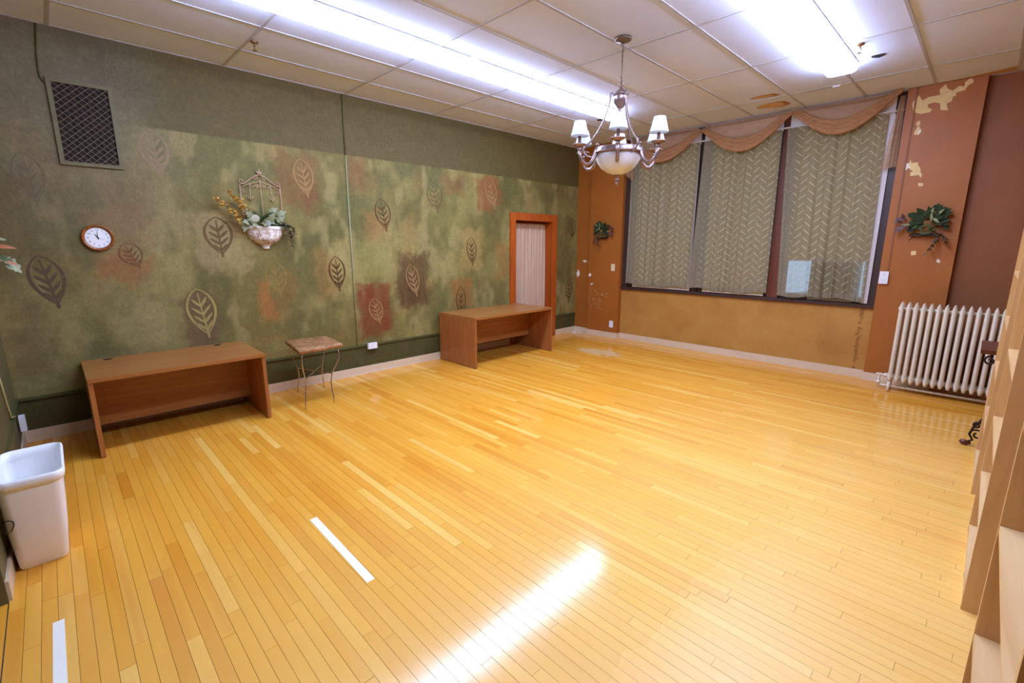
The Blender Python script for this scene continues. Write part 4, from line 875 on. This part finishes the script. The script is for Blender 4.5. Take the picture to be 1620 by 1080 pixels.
for k in range(6):
    a = A0 + k * PI / 3
    if arm_m is None:
        RA = 0.372
        bm = B()
        P = [(0.205, 0, ZR + 0.030), (0.198, 0, ZR + 0.018), (0.207, 0, ZR - 0.010), (0.222, 0, ZR - 0.050), (0.246, 0, ZR - 0.094), (0.280, 0, ZR - 0.122), (0.318, 0, ZR - 0.120), (0.348, 0, ZR - 0.096), (0.366, 0, ZR - 0.056), (RA, 0, ZR - 0.012)]
        tube(bm, P, [0.014, 0.015, 0.016, 0.017, 0.017, 0.016, 0.015, 0.014, 0.013, 0.012], 10); lathe(bm, [(0.0001, 0.016), (0.014, 0.008), (0.016, 0), (0.012, -0.012), (0.0001, -0.015)], 12, (0.203, 0, ZR + 0.040))
        lathe(bm, [(0.012, ZR - 0.016), (0.020, ZR - 0.006), (0.016, ZR + 0.004), (0.012, ZR + 0.010)], 14, (RA, 0, 0))
        arm_m = mesh_of(bm, 'arm', 'pewter', True)
        bm = B(); lathe(bm, [(0.012, ZR + 0.008), (0.030, ZR + 0.014), (0.058, ZR + 0.028), (0.062, ZR + 0.034), (0.050, ZR + 0.034), (0.020, ZR + 0.030), (0.018, ZR + 0.044), (0.014, ZR + 0.046)], 22, (RA, 0, 0)); cup_m = mesh_of(bm, 'candle_cup', 'pewter', True)
        bm = B(); lathe(bm, [(0.0135, ZR + 0.040), (0.0135, ZR + 0.150), (0.006, ZR + 0.155)], 14, (RA, 0, 0)); can_m = mesh_of(bm, 'candle_sleeve', 'pewter', True)
        bm = B(); lathe(bm, [(0.076, ZR + 0.100), (0.046, ZR + 0.218), (0.0448, ZR + 0.218), (0.0748, ZR + 0.100), (0.076, ZR + 0.100)], 28, (RA, 0, 0)); sh_m = mesh_of(bm, 'lamp_shade', 'lampshade', True)
        bm = B(); 
        for q in range(3): tube(bm, [(RA, 0, ZR + 0.155), (RA + 0.058 * math.cos(q * 2.09), 0.058 * math.sin(q * 2.09), ZR + 0.170)], 0.0015, 5)
        lathe(bm, [(0.006, ZR + 0.155), (0.017, ZR + 0.178), (0.012, ZR + 0.200), (0.002, ZR + 0.212)], 10, (RA, 0, 0)); sp_m = mesh_of(bm, 'shade_holder', 'bowl', True)
    ar = link('arm', arm_m, t); ar.rotation_euler = (0, 0, a)
    link('candle_cup', cup_m, ar); link('candle_sleeve', can_m, ar)
    s = link('lamp_shade', sh_m, ar, label='small white tapered shade'); link('shade_holder', sp_m, ar)
for k in range(3):
    a = math.radians(-56.7 - 90) + k * 2 * PI / 3
    bm = B(); P = [(0.050, 0, Z(2.905)), (0.078, 0, Z(2.925)), (0.088, 0, Z(2.912)), (0.090, 0, Z(2.86)), (0.108, 0, Z(2.78)), (0.140, 0, Z(2.69)), (0.190, 0, Z(2.60)), (0.245, 0, Z(2.535)), (0.292, 0, Z(2.495)), (0.306, 0, Z(2.47)), (0.296, 0, Z(2.44)), (0.268, 0, Z(2.415)), (0.232, 0, Z(2.405)), (0.214, 0, Z(2.415))]
    tube(bm, P, [0.006, 0.007, 0.008] + [0.0075] * 9 + [0.007, 0.006], 8); lathe(bm, [(0.0001, 0.014), (0.013, 0), (0.0001, -0.014)], 10, (0.296, 0, Z(2.487))); o = obj('suspension_rod', bm, 'pewter', t, True); o.rotation_euler = (0, 0, a)

# ------------------------------------------------------------------ foliage
def leaf_mesh(L, Wd, m, kind='oval', curl=0.25, seed=0):
    bm = B(); n = 8; r = random.Random(seed); L0, R0, C0 = [], [], []
    for i in range(n + 1):
        s = i / n
        if kind == 'ivy': w = Wd / 2 * (0.35 + 0.65 * abs(math.sin(PI * (s * 2.4 + 0.15)))) * (1 - s ** 3) * (0.3 + min(1, s * 5) * 0.7)
        elif kind == 'round': w = Wd / 2 * math.sqrt(max(0, 1 - (2 * s - 1) ** 2))
        else: w = Wd / 2 * math.sin(PI * s ** 0.8)
        z = -curl * L * (s ** 2); C0.append(bm.verts.new((s * L, 0, z))); L0.append(bm.verts.new((s * L, w, z + 0.14 * w))); R0.append(bm.verts.new((s * L, -w, z + 0.14 * w)))
    for i in range(n):
        for a, b in ((L0, C0), (C0, R0)):
            vs = [a[i], b[i], b[i + 1], a[i + 1]]; bm.faces.new(vs)
    bmesh.ops.solidify(bm, geom=bm.faces[:], thickness=0.0012)
    return mesh_of(bm, 'leaf', m, True)
def put_leaf(name, me, parent, p, d, up, parent_loc):
    d = Vector(d).normalized(); up = Vector(up); z = (up - d * up.dot(d)).normalized(); yv = z.cross(d)
    o = bpy.data.objects.new(name, me); COL.objects.link(o); mt = Matrix((d, yv, z)).transposed().to_4x4(); mt.translation = Vector(p) - Vector(parent_loc); o.parent = parent; o.matrix_local = mt; return o
LM = {'ivy': leaf_mesh(0.095, 0.085, 'leaf_pale', 'ivy'), 'ivyw': leaf_mesh(0.085, 0.08, 'leaf_white', 'round', 0.15), 'ivyd': leaf_mesh(0.09, 0.08, 'leaf_green', 'ivy'), 'long': leaf_mesh(0.16, 0.03, 'leaf_green', 'oval', 0.5), 'dark': leaf_mesh(0.15, 0.085, 'leaf_dark', 'oval', 0.2), 'darkr': leaf_mesh(0.13, 0.10, 'leaf_dark', 'round', 0.2),
      'plum': leaf_mesh(0.075, 0.04, 'leaf_plum', 'oval', 0.3), 'var': leaf_mesh(0.12, 0.04, 'leaf_vein', 'oval', 0.25), 'small': leaf_mesh(0.05, 0.02, 'dry', 'oval', 0.3), 'smallg': leaf_mesh(0.05, 0.024, 'leaf_green', 'oval', 0.3)}
def fern(parent, pts, ploc, m='dry', n=34, size=0.045, seed=1):
    r = random.Random(seed); bm = B(); P = [Vector(p) - Vector(ploc) for p in pts]; tube(bm, P, 0.003, 5)
    for k in range(n):
        s = k / n * (len(P) - 1); i = int(s); p = P[i].lerp(P[i + 1], s - i); d = Vector((r.uniform(-0.3, 1), r.uniform(-1, 1), r.uniform(-1, 0.5))).normalized(); u, w = frame_axes(d); l = size * r.uniform(0.6, 1.1); hw = l * 0.22
        a = [bm.verts.new(p), bm.verts.new(p + d * l * 0.5 + u * hw), bm.verts.new(p + d * l), bm.verts.new(p + d * l * 0.5 - u * hw)]; b = bm.verts.new(p + d * l * 0.5 + w * hw * 0.5)
        for q in range(4): bm.faces.new((a[q], a[(q + 1) % 4], b))
    o = obj('fern_sprig', bm, m, parent); return o
def flower_spike(parent, a, b, ploc, seed):
    r = random.Random(seed); a, b = Vector(a) - Vector(ploc), Vector(b) - Vector(ploc); bm = B(); tube(bm, [a, b], 0.003, 5); st = obj('flower_stem', bm, 'stem', parent)
    bm = B()
    for k in range(34):
        s = k / 33; p = a.lerp(b, s); rad = 0.012 + 0.034 * s; p = p + Vector((r.uniform(-0.3, 1) * rad, r.uniform(-1, 1) * rad, r.uniform(-1, 1) * rad))
        for q in range(4):
            d = Vector((r.uniform(-.2, 1), r.uniform(-1, 1), r.uniform(-1, 1))).normalized(); u, w = frame_axes(d); l = 0.024 + 0.016 * s
            v = [bm.verts.new(p), bm.verts.new(p + d * l * 0.6 + u * l * 0.4), bm.verts.new(p + d * l + w * 0.003), bm.verts.new(p + d * l * 0.6 - u * l * 0.4)]; bm.faces.new(v)
    bmesh.ops.solidify(bm, geom=bm.faces[:], thickness=0.001); obj('flower_cluster', bm, 'yellow', st)
def spiral(c, r0, turns, a0, plane, n=18, sg=1):
    out = []
    for i in range(n + 1):
        s = i / n; a = a0 + sg * turns * 2 * PI * s; rr_ = r0 * (1 - 0.75 * s); out.append(plane(c[0] + rr_ * math.cos(a), c[1] + rr_ * math.sin(a)))
    return out
def wall_pocket(bm_prof, loc, parent, sx, sy): pass
# planter with trellis on the mural wall; Y is along the wall
def trellis_planter(label, Y0, Z0, on_near=False):
    rz = 0 if not on_near else PI / 2
    loc = (0.0, Y0, Z0) if not on_near else (Y0, YN, Z0)
    t = thing('wall_planter', label, 'planter', loc, rz); O = (0, 0, 0)
    bm = B(); pr = [(0.020, 0.036), (0.048, 0.044), (0.055, 0.053), (0.105, 0.072), (0.146, 0.105), (0.170, 0.150), (0.178, 0.185), (0.174, 0.205)]
    lathe(bm, pr, 28, (0.001, 0, 0), -PI / 2, PI / 2, 0.72, 1.0); obj('pot', bm, 'pot', t, True)
    bm = B(); lathe(bm, [(0.0001, 0.0), (0.026, 0.004), (0.038, 0.018), (0.038, 0.030), (0.030, 0.036), (0.044, 0.038), (0.046, 0.046), (0.02, 0.048)], 20, (0.001, 0, 0), -PI / 2, PI / 2, 0.8, 1.0); obj('pot_knob', bm, 'plaster_w', t, True)
    bm = B(); lathe(bm, [(0.170, 0.203), (0.182, 0.208), (0.184, 0.236), (0.176, 0.242), (0.160, 0.240), (0.150, 0.215)], 28, (0.001, 0, 0), -PI / 2, PI / 2, 0.72, 1.0); obj('pot_rim', bm, 'plaster_w', t, True)
    bm = B(); lathe(bm, [(0.0001, 0.225), (0.155, 0.222)], 20, (0.001, 0, 0), -PI / 2, PI / 2, 0.72, 1.0); obj('moss', bm, 'dry', t)
    bm = B()     # shell relief
    for k in range(9):
        a = -0.75 + 1.5 * k / 8; tube(bm, [((0.72 * r * math.cos(a * 0.75)) * 0.99 + 0.002, r * math.sin(a * 0.75) * 0.98, z) for r, z in ((0.055, 0.056), (0.106, 0.074), (0.146, 0.107), (0.166, 0.145))], [0.003, 0.006, 0.009, 0.004], 6)
    obj('shell_relief', bm, 'pot', t, True)
    pl = lambda y, z: (0.020, y, z)
    bm = B(); tube(bm, [pl(-0.195, 0.16), pl(-0.195, 0.655)], 0.0045, 6); tube(bm, [pl(0.195, 0.16), pl(0.195, 0.655)], 0.0045, 6); tube(bm, [pl(0, 0.20), pl(0, 0.72)], 0.004, 6)
    for s in (-1, 1):
        tube(bm, [pl(s * 0.195, 0.655), pl(s * 0.15, 0.668), pl(s * 0.09, 0.715), pl(s * 0.04, 0.752), pl(0, 0.765)], 0.0045, 6)
        tube(bm, [pl(s * 0.195, 0.615), pl(s * 0.14, 0.652), pl(s * 0.08, 0.672), pl(s * 0.03, 0.690), pl(0, 0.70)], 0.0035, 6)
        tube(bm, spiral((s * 0.178, 0.680), 0.026, 1.3, PI if s > 0 else 0, pl, sg=-s), 0.003, 5); tube(bm, spiral((s * 0.172, 0.590), 0.022, 1.3, 0 if s > 0 else PI, pl, sg=s), 0.003, 5); tube(bm, spiral((s * 0.040, 0.728), 0.024, 1.3, PI if s > 0 else 0, pl, sg=-s), 0.003, 5)
        tube(bm, spiral((s * 0.034, 0.655), 0.022, 1.3, PI if s > 0 else 0, pl, sg=s), 0.003, 5); tube(bm, spiral((s * 0.170, 0.36), 0.02, 1.3, 0 if s > 0 else PI, pl, sg=s), 0.003, 5)
        tube(bm, [pl(s * 0.10, 0.665), pl(s * 0.105, 0.56), pl(s * 0.105, 0.50)], [0.003, 0.004, 0.002], 6)
        for q in (-1, 1): tube(bm, [pl(s * 0.105, 0.505), pl(s * 0.105 + q * 0.022, 0.535), pl(s * 0.105 + q * 0.026, 0.548)], [0.005, 0.004, 0.002], 6)
        tube(bm, [pl(s * 0.10, 0.665), pl(s * 0.075, 0.63), pl(s * 0.06, 0.655)], 0.003, 5)
    for q in (-1, 0, 1): tube(bm, [pl(0, 0.765), pl(q * 0.02, 0.79), pl(q * 0.024, 0.800 if q else 0.826)], [0.008, 0.009, 0.002], 6)
    obj('iron_trellis', bm, 'iron_pink', t, True)
    for nm, p, d in (('ivy', (0.10, -0.15, 0.33), (0.35, -0.2, 0.5)), ('ivyw', (0.11, -0.12, 0.28), (0.5, 0.1, 0.7)), ('ivy', (0.11, 0.03, 0.30), (0.5, 0.3, 0.6)), ('ivy', (0.10, 0.10, 0.30), (0.5, 0.6, 0.4)), ('ivy', (0.07, 0.05, 0.38), (0.3, 0.5, 0.4)), ('ivy', (0.11, -0.03, 0.27), (0.8, -0.1, -0.1)),
                     ('ivy', (0.09, -0.20, 0.27), (0.25, -0.2, -0.8)), ('ivy', (0.10, -0.17, 0.27), (0.5, -0.4, 0.1)), ('ivyw', (0.12, -0.02, 0.25), (0.6, 0.2, 0.2)), ('ivy', (0.06, 0.13, 0.36), (0.3, 0.5, 0.3))):
        put_leaf('ivy_leaf', LM[nm], t, p, d, (1, 0, 0.4), O)
    for k in range(9): put_leaf('ivy_leaf', LM['ivy' if k % 3 else 'ivyd'], t, (0.05 + 0.012 * (k % 3), -0.15 + 0.036 * k, 0.25 + 0.03 * (k % 2)), (0.35 + 0.2 * (k % 2), -0.6 + 0.15 * k, 0.5 - 0.25 * (k % 3)), (1, 0, 0.5), O)
    for k in range(7): put_leaf('blade_leaf', LM['long'], t, (0.06, -0.04, 0.30), (0.35 + 0.1 * k % 3, -0.9 + 0.3 * k, 0.9 + 0.2 * (k % 2)), (0.6, 0, 0.8), O)
    flower_spike(t, (0.09, -0.45, 0.505), (0.08, -0.235, 0.32), O, 1); flower_spike(t, (0.08, -0.325, 0.575), (0.08, -0.175, 0.405), O, 2)
    fern(t, [(0.06, 0.14, 0.27), (0.11, 0.19, 0.24), (0.12, 0.225, 0.16), (0.11, 0.23, 0.03)], O, 'dry', 60, 0.055, 4); fern(t, [(0.06, 0.12, 0.27), (0.11, 0.18, 0.28), (0.11, 0.25, 0.24), (0.10, 0.27, 0.16)], O, 'dry', 40, 0.05, 5)
    return t
trellis_planter('plaster wall planter with iron trellis and yellow flower spikes on the mural wall', 2.27, 1.592)
# leafy planter on the near wall, only its foliage reaches into view
t = thing('wall_planter', 'pale ivy and orange leaves of a planter on the near wall, at the photo edge', 'planter', (2.0, YN, 1.40))
bm = B(); lathe(bm, [(0.0001, 0.0), (0.03, 0.01), (0.05, 0.05), (0.10, 0.10), (0.14, 0.16), (0.15, 0.20)], 24, (0, 0.001, 0), 0, PI, 1.0, 0.7); obj('pot', bm, 'pot', t, True)
M_['leaf_orange'] = plain('leaf_orange', S(166, 92, 44), 0.6, var=0.25); LM['orange'] = leaf_mesh(0.11, 0.04, 'leaf_orange', 'oval', 0.2)
rr = random.Random(12)
for nm, p, d in [('ivy', (-0.16, 0.19, 0.135), (-0.2, 0.6, -0.25)), ('ivy', (-0.22, 0.20, 0.15), (0.3, 0.5, -0.5)), ('ivy', (-0.19, 0.185, 0.17), (0.5, 0.5, -0.2)), ('orange', (0.0, 0.165, 0.235), (0.1, 0.9, 0.0)), ('orange', (-0.1, 0.17, 0.18), (0.2, 0.8, -0.4)), ('ivy', (0.05, 0.15, 0.27), (0.3, 0.8, 0.1)), ('ivyw', (0.10, 0.15, 0.34), (0.3, 0.6, 0.2)), ('ivy', (0.14, 0.14, 0.30), (0.3, 0.7, -0.1)), ('smallg', (0.1, 0.17, 0.28), (0, 0.8, 0.3)), ('ivyd', (-0.05, 0.16, 0.18), (-0.1, 0.9, -0.1)), ('ivy', (0.2, 0.14, 0.32), (0.3, 0.6, 0.5))]:
    put_leaf('ivy_leaf' if nm != 'orange' else 'orange_leaf', LM[nm], t, p, d, (0.6, 0.1, 0.7), (0, 0, 0)).scale = (0.8, 0.8, 0.8)
bm = B()
for a, b in (((0, 0.06, 0.19), (0.0, 0.175, 0.24)), ((-0.05, 0.06, 0.19), (-0.2, 0.2, 0.15)), ((0.05, 0.06, 0.19), (0.12, 0.15, 0.32))): tube(bm, [a, Vector(a).lerp(Vector(b), 0.5) + Vector((0, 0, 0.03)), b], 0.003, 5)
obj('stems', bm, 'stem', t, True)

def basket(label, X0, Z0, scale, mirror, yw):
    t = thing('wall_basket', label, 'planter', (X0, yw, Z0), 0, 'leafy half baskets on the orange pillars'); s = scale; mx = -1 if mirror else 1
    bm = B(); lathe(bm, [(0.05 * s, 0.0), (0.075 * s, 0.01 * s), (0.10 * s, 0.07 * s), (0.115 * s, 0.14 * s), (0.12 * s, 0.145 * s), (0.105 * s, 0.145 * s)], 24, (0, -0.001, 0), PI, 2 * PI, 1.0, 0.75); obj('woven_basket', bm, 'basket', t, True)
    bm = B()
    for q in range(7): lathe(bm, [((0.078 + 0.0058 * q) * s, (0.012 + 0.019 * q) * s), ((0.084 + 0.0058 * q) * s, (0.018 + 0.019 * q) * s), ((0.080 + 0.0058 * q) * s, (0.026 + 0.019 * q) * s)], 20, (0, -0.001, 0), PI, 2 * PI, 1.0, 0.76)
    obj('weave_bands', bm, 'basket', t, True)
    bx('bottom_board', (-0.12 * s, 0.11 * s, -0.055 * s, -0.001, -0.022 * s, 0.0), 'iron', t, 0.003)
    r = random.Random(4)
    def lf(nm, x, z, dx, dz, k=1.0, oy=-0.07):
        o = put_leaf('leaf', LM[nm], t, (mx * x * s, oy * s, z * s), (mx * dx, r.uniform(-0.55, -0.25), dz), (0, -1, 0.35), (0, 0, 0)); o.scale = (s * k,) * 3
    for k in range(44):
        a = r.uniform(-0.35, PI + 0.5); q = r.uniform(0.25, 1.0); x = 0.03 + 0.125 * q * math.cos(a); z = 0.13 + 0.135 * q * math.sin(a)
        lf('dark' if k % 3 else 'darkr', x, z, math.cos(a) + r.uniform(-.3, .3), math.sin(a) + r.uniform(-.3, .3), r.uniform(0.48, 0.68), -0.05 - 0.05 * (1 - q))
    for a in ((0.03, 0.20, 0.25, 1.0), (0.06, 0.17, 0.7, -0.6), (0.05, 0.14, -0.1, 1.0), (0.09, 0.2, 0.5, 0.7), (-0.12, 0.10, -1, 0.2)): lf('var', a[0], a[1], a[2], a[3], 0.7, -0.10)
    for k in range(11): lf('plum', -0.15 - 0.07 * r.random(), 0.04 + 0.14 * r.random(), r.uniform(-1, 0.1), r.uniform(-0.9, 0.6), 0.9)
    for k in range(9): lf('dark', r.uniform(-0.06, 0.09), r.uniform(0.10, 0.20), r.uniform(-0.8, 1), r.uniform(0.1, 0.9), 0.6, r.uniform(-0.05, -0.10))
    for k in range(16): lf('smallg', r.uniform(-0.06, 0.08), r.uniform(0.0, 0.1), r.uniform(-1, 1), r.uniform(-0.8, 0.8), 0.9, -0.10)
    fern(t, [(mx * 0.08 * s, -0.06 * s, 0.02 * s), (mx * 0.12 * s, -0.09 * s, -0.02 * s), (mx * 0.10 * s, -0.09 * s, -0.10 * s), (mx * 0.05 * s, -0.07 * s, -0.20 * s)], (0, 0, 0), 'dry', 46, 0.06 * s, 7)
    fern(t, [(mx * 0.08 * s, -0.06 * s, 0.02 * s), (mx * 0.15 * s, -0.09 * s, 0.0), (mx * 0.19 * s, -0.09 * s, -0.05 * s), (mx * 0.20 * s, -0.07 * s, -0.10 * s)], (0, 0, 0), 'dry', 36, 0.055 * s, 8)
    bm = B(); tube(bm, [(mx * -0.11 * s, -0.05 * s, 0.0), (mx * -0.14 * s, -0.08 * s, -0.04 * s), (mx * -0.11 * s, -0.09 * s, -0.065 * s), (mx * -0.09 * s, -0.08 * s, -0.03 * s), (mx * -0.12 * s, -0.08 * s, -0.085 * s)], 0.003, 5); obj('tendril', bm, 'leaf_plum', t, True)
    return t
basket('large leafy half basket hung on the right orange pillar', 4.935, 1.765, 1.0, False, PY)
basket('small leafy half basket hung on the left orange pillar', 0.655, 1.775, 0.88, True, PY)

# ------------------------------------------------------------------ bookcases on the right
def bookcase(label, y0, y1, x0, h, shelves, depth=0.30):
    t = thing('bookcase', label, 'bookcase', (x0 + depth / 2, (y0 + y1) / 2, 0), 0, 'pale wood bookcases along the right'); X, Y = depth / 2, (y1 - y0) / 2; th = 0.020
    for s in (-1, 1): bx('side_panel', (-X, X, s * Y - th * (s > 0), s * Y + th * (s < 0), 0, h), 'ash_z', t, 0.0015)
    bx('back_panel', (X - 0.008, X, -Y + th, Y - th, 0.0, h), 'ash_z', t); bx('top_panel', (-X, X - 0.008, -Y + th, Y - th, h - 0.02, h), 'ash_y', t)
    bx('kick_board', (-X + 0.002, -X + 0.02, -Y + th, Y - th, 0, 0.03), 'ash_y', t)
    for z in shelves: bx('shelf', (-X + 0.001, X - 0.008, -Y + th, Y - th, z - 0.020, z), 'ash_y', t, 0.0015)
    return t
bookcase('far pale wood bookcase, in front of the radiator end', 4.80, 5.66, 5.640, 1.78, (0.05, 0.42, 0.78, 1.13, 1.46))
bookcase('middle pale wood bookcase of the right row', 3.35, 4.21, 5.642, 1.78, (0.05, 0.39, 0.72, 1.10, 1.48))
bookcase('nearest pale wood bookcase, its shelf top at the lower right photo edge', 1.64, 2.52, 5.642, 1.78, (0.05, 0.44, 0.82, 1.15, 1.48))
# console table with scrolled iron legs behind the far bookcase
t = thing('console_table', 'dark wood console with scrolled iron legs, peeking out behind the bookcases', 'table', (5.74, 6.10, 0))
bx('table_top', (-0.185, 0.20, -0.27, 0.27, 0.79, 0.822), 'foot_wood', t, 0.010)
for sy in (-1, 1):
    yy = sy * 0.24; xo = 0.16 * (sy > 0); pl = lambda x, z: (x * (0.2 if sy > 0 else 1) + xo, yy, z)
    bm = B(); tube(bm, [pl(-0.06, 0.79), pl(-0.08, 0.6), pl(-0.04, 0.4), pl(-0.09, 0.25), pl(-0.135, 0.16), pl(-0.15, 0.10), pl(-0.125, 0.055), pl(-0.16, 0.03)], 0.009, 8)
    tube(bm, spiral((-0.115, 0.185), 0.030, 1.2, 0.5, pl, sg=1), 0.008, 6); tube(bm, spiral((-0.105, 0.105), 0.045, 1.1, 2.5, pl, sg=-1), 0.008, 6); tube(bm, spiral((-0.120, 0.735), 0.04, 1.2, 1.2, pl, sg=1), 0.008, 6)
    tube(bm, [pl(0.12, 0.79), pl(0.14, 0.5), pl(0.10, 0.2), pl(0.15, 0.03)], 0.009, 8); obj('iron_leg', bm, 'iron', t, True)
    for xx, dx in ((-0.165 if sy < 0 else 0.12, -0.035), (0.15 if sy < 0 else 0.19, 0.035)):
        bm = B(); tube(bm, [(xx - dx, yy, 0.022), (xx, yy, 0.026), (xx + dx * 0.6, yy, 0.024), (xx + dx, yy, 0.018)], [0.012, 0.020, 0.021, 0.008], 10); lathe(bm, [(0.018, 0.0), (0.018, 0.012)], 10, (xx, yy, 0)); obj('wooden_foot', bm, 'foot_wood', t, True)
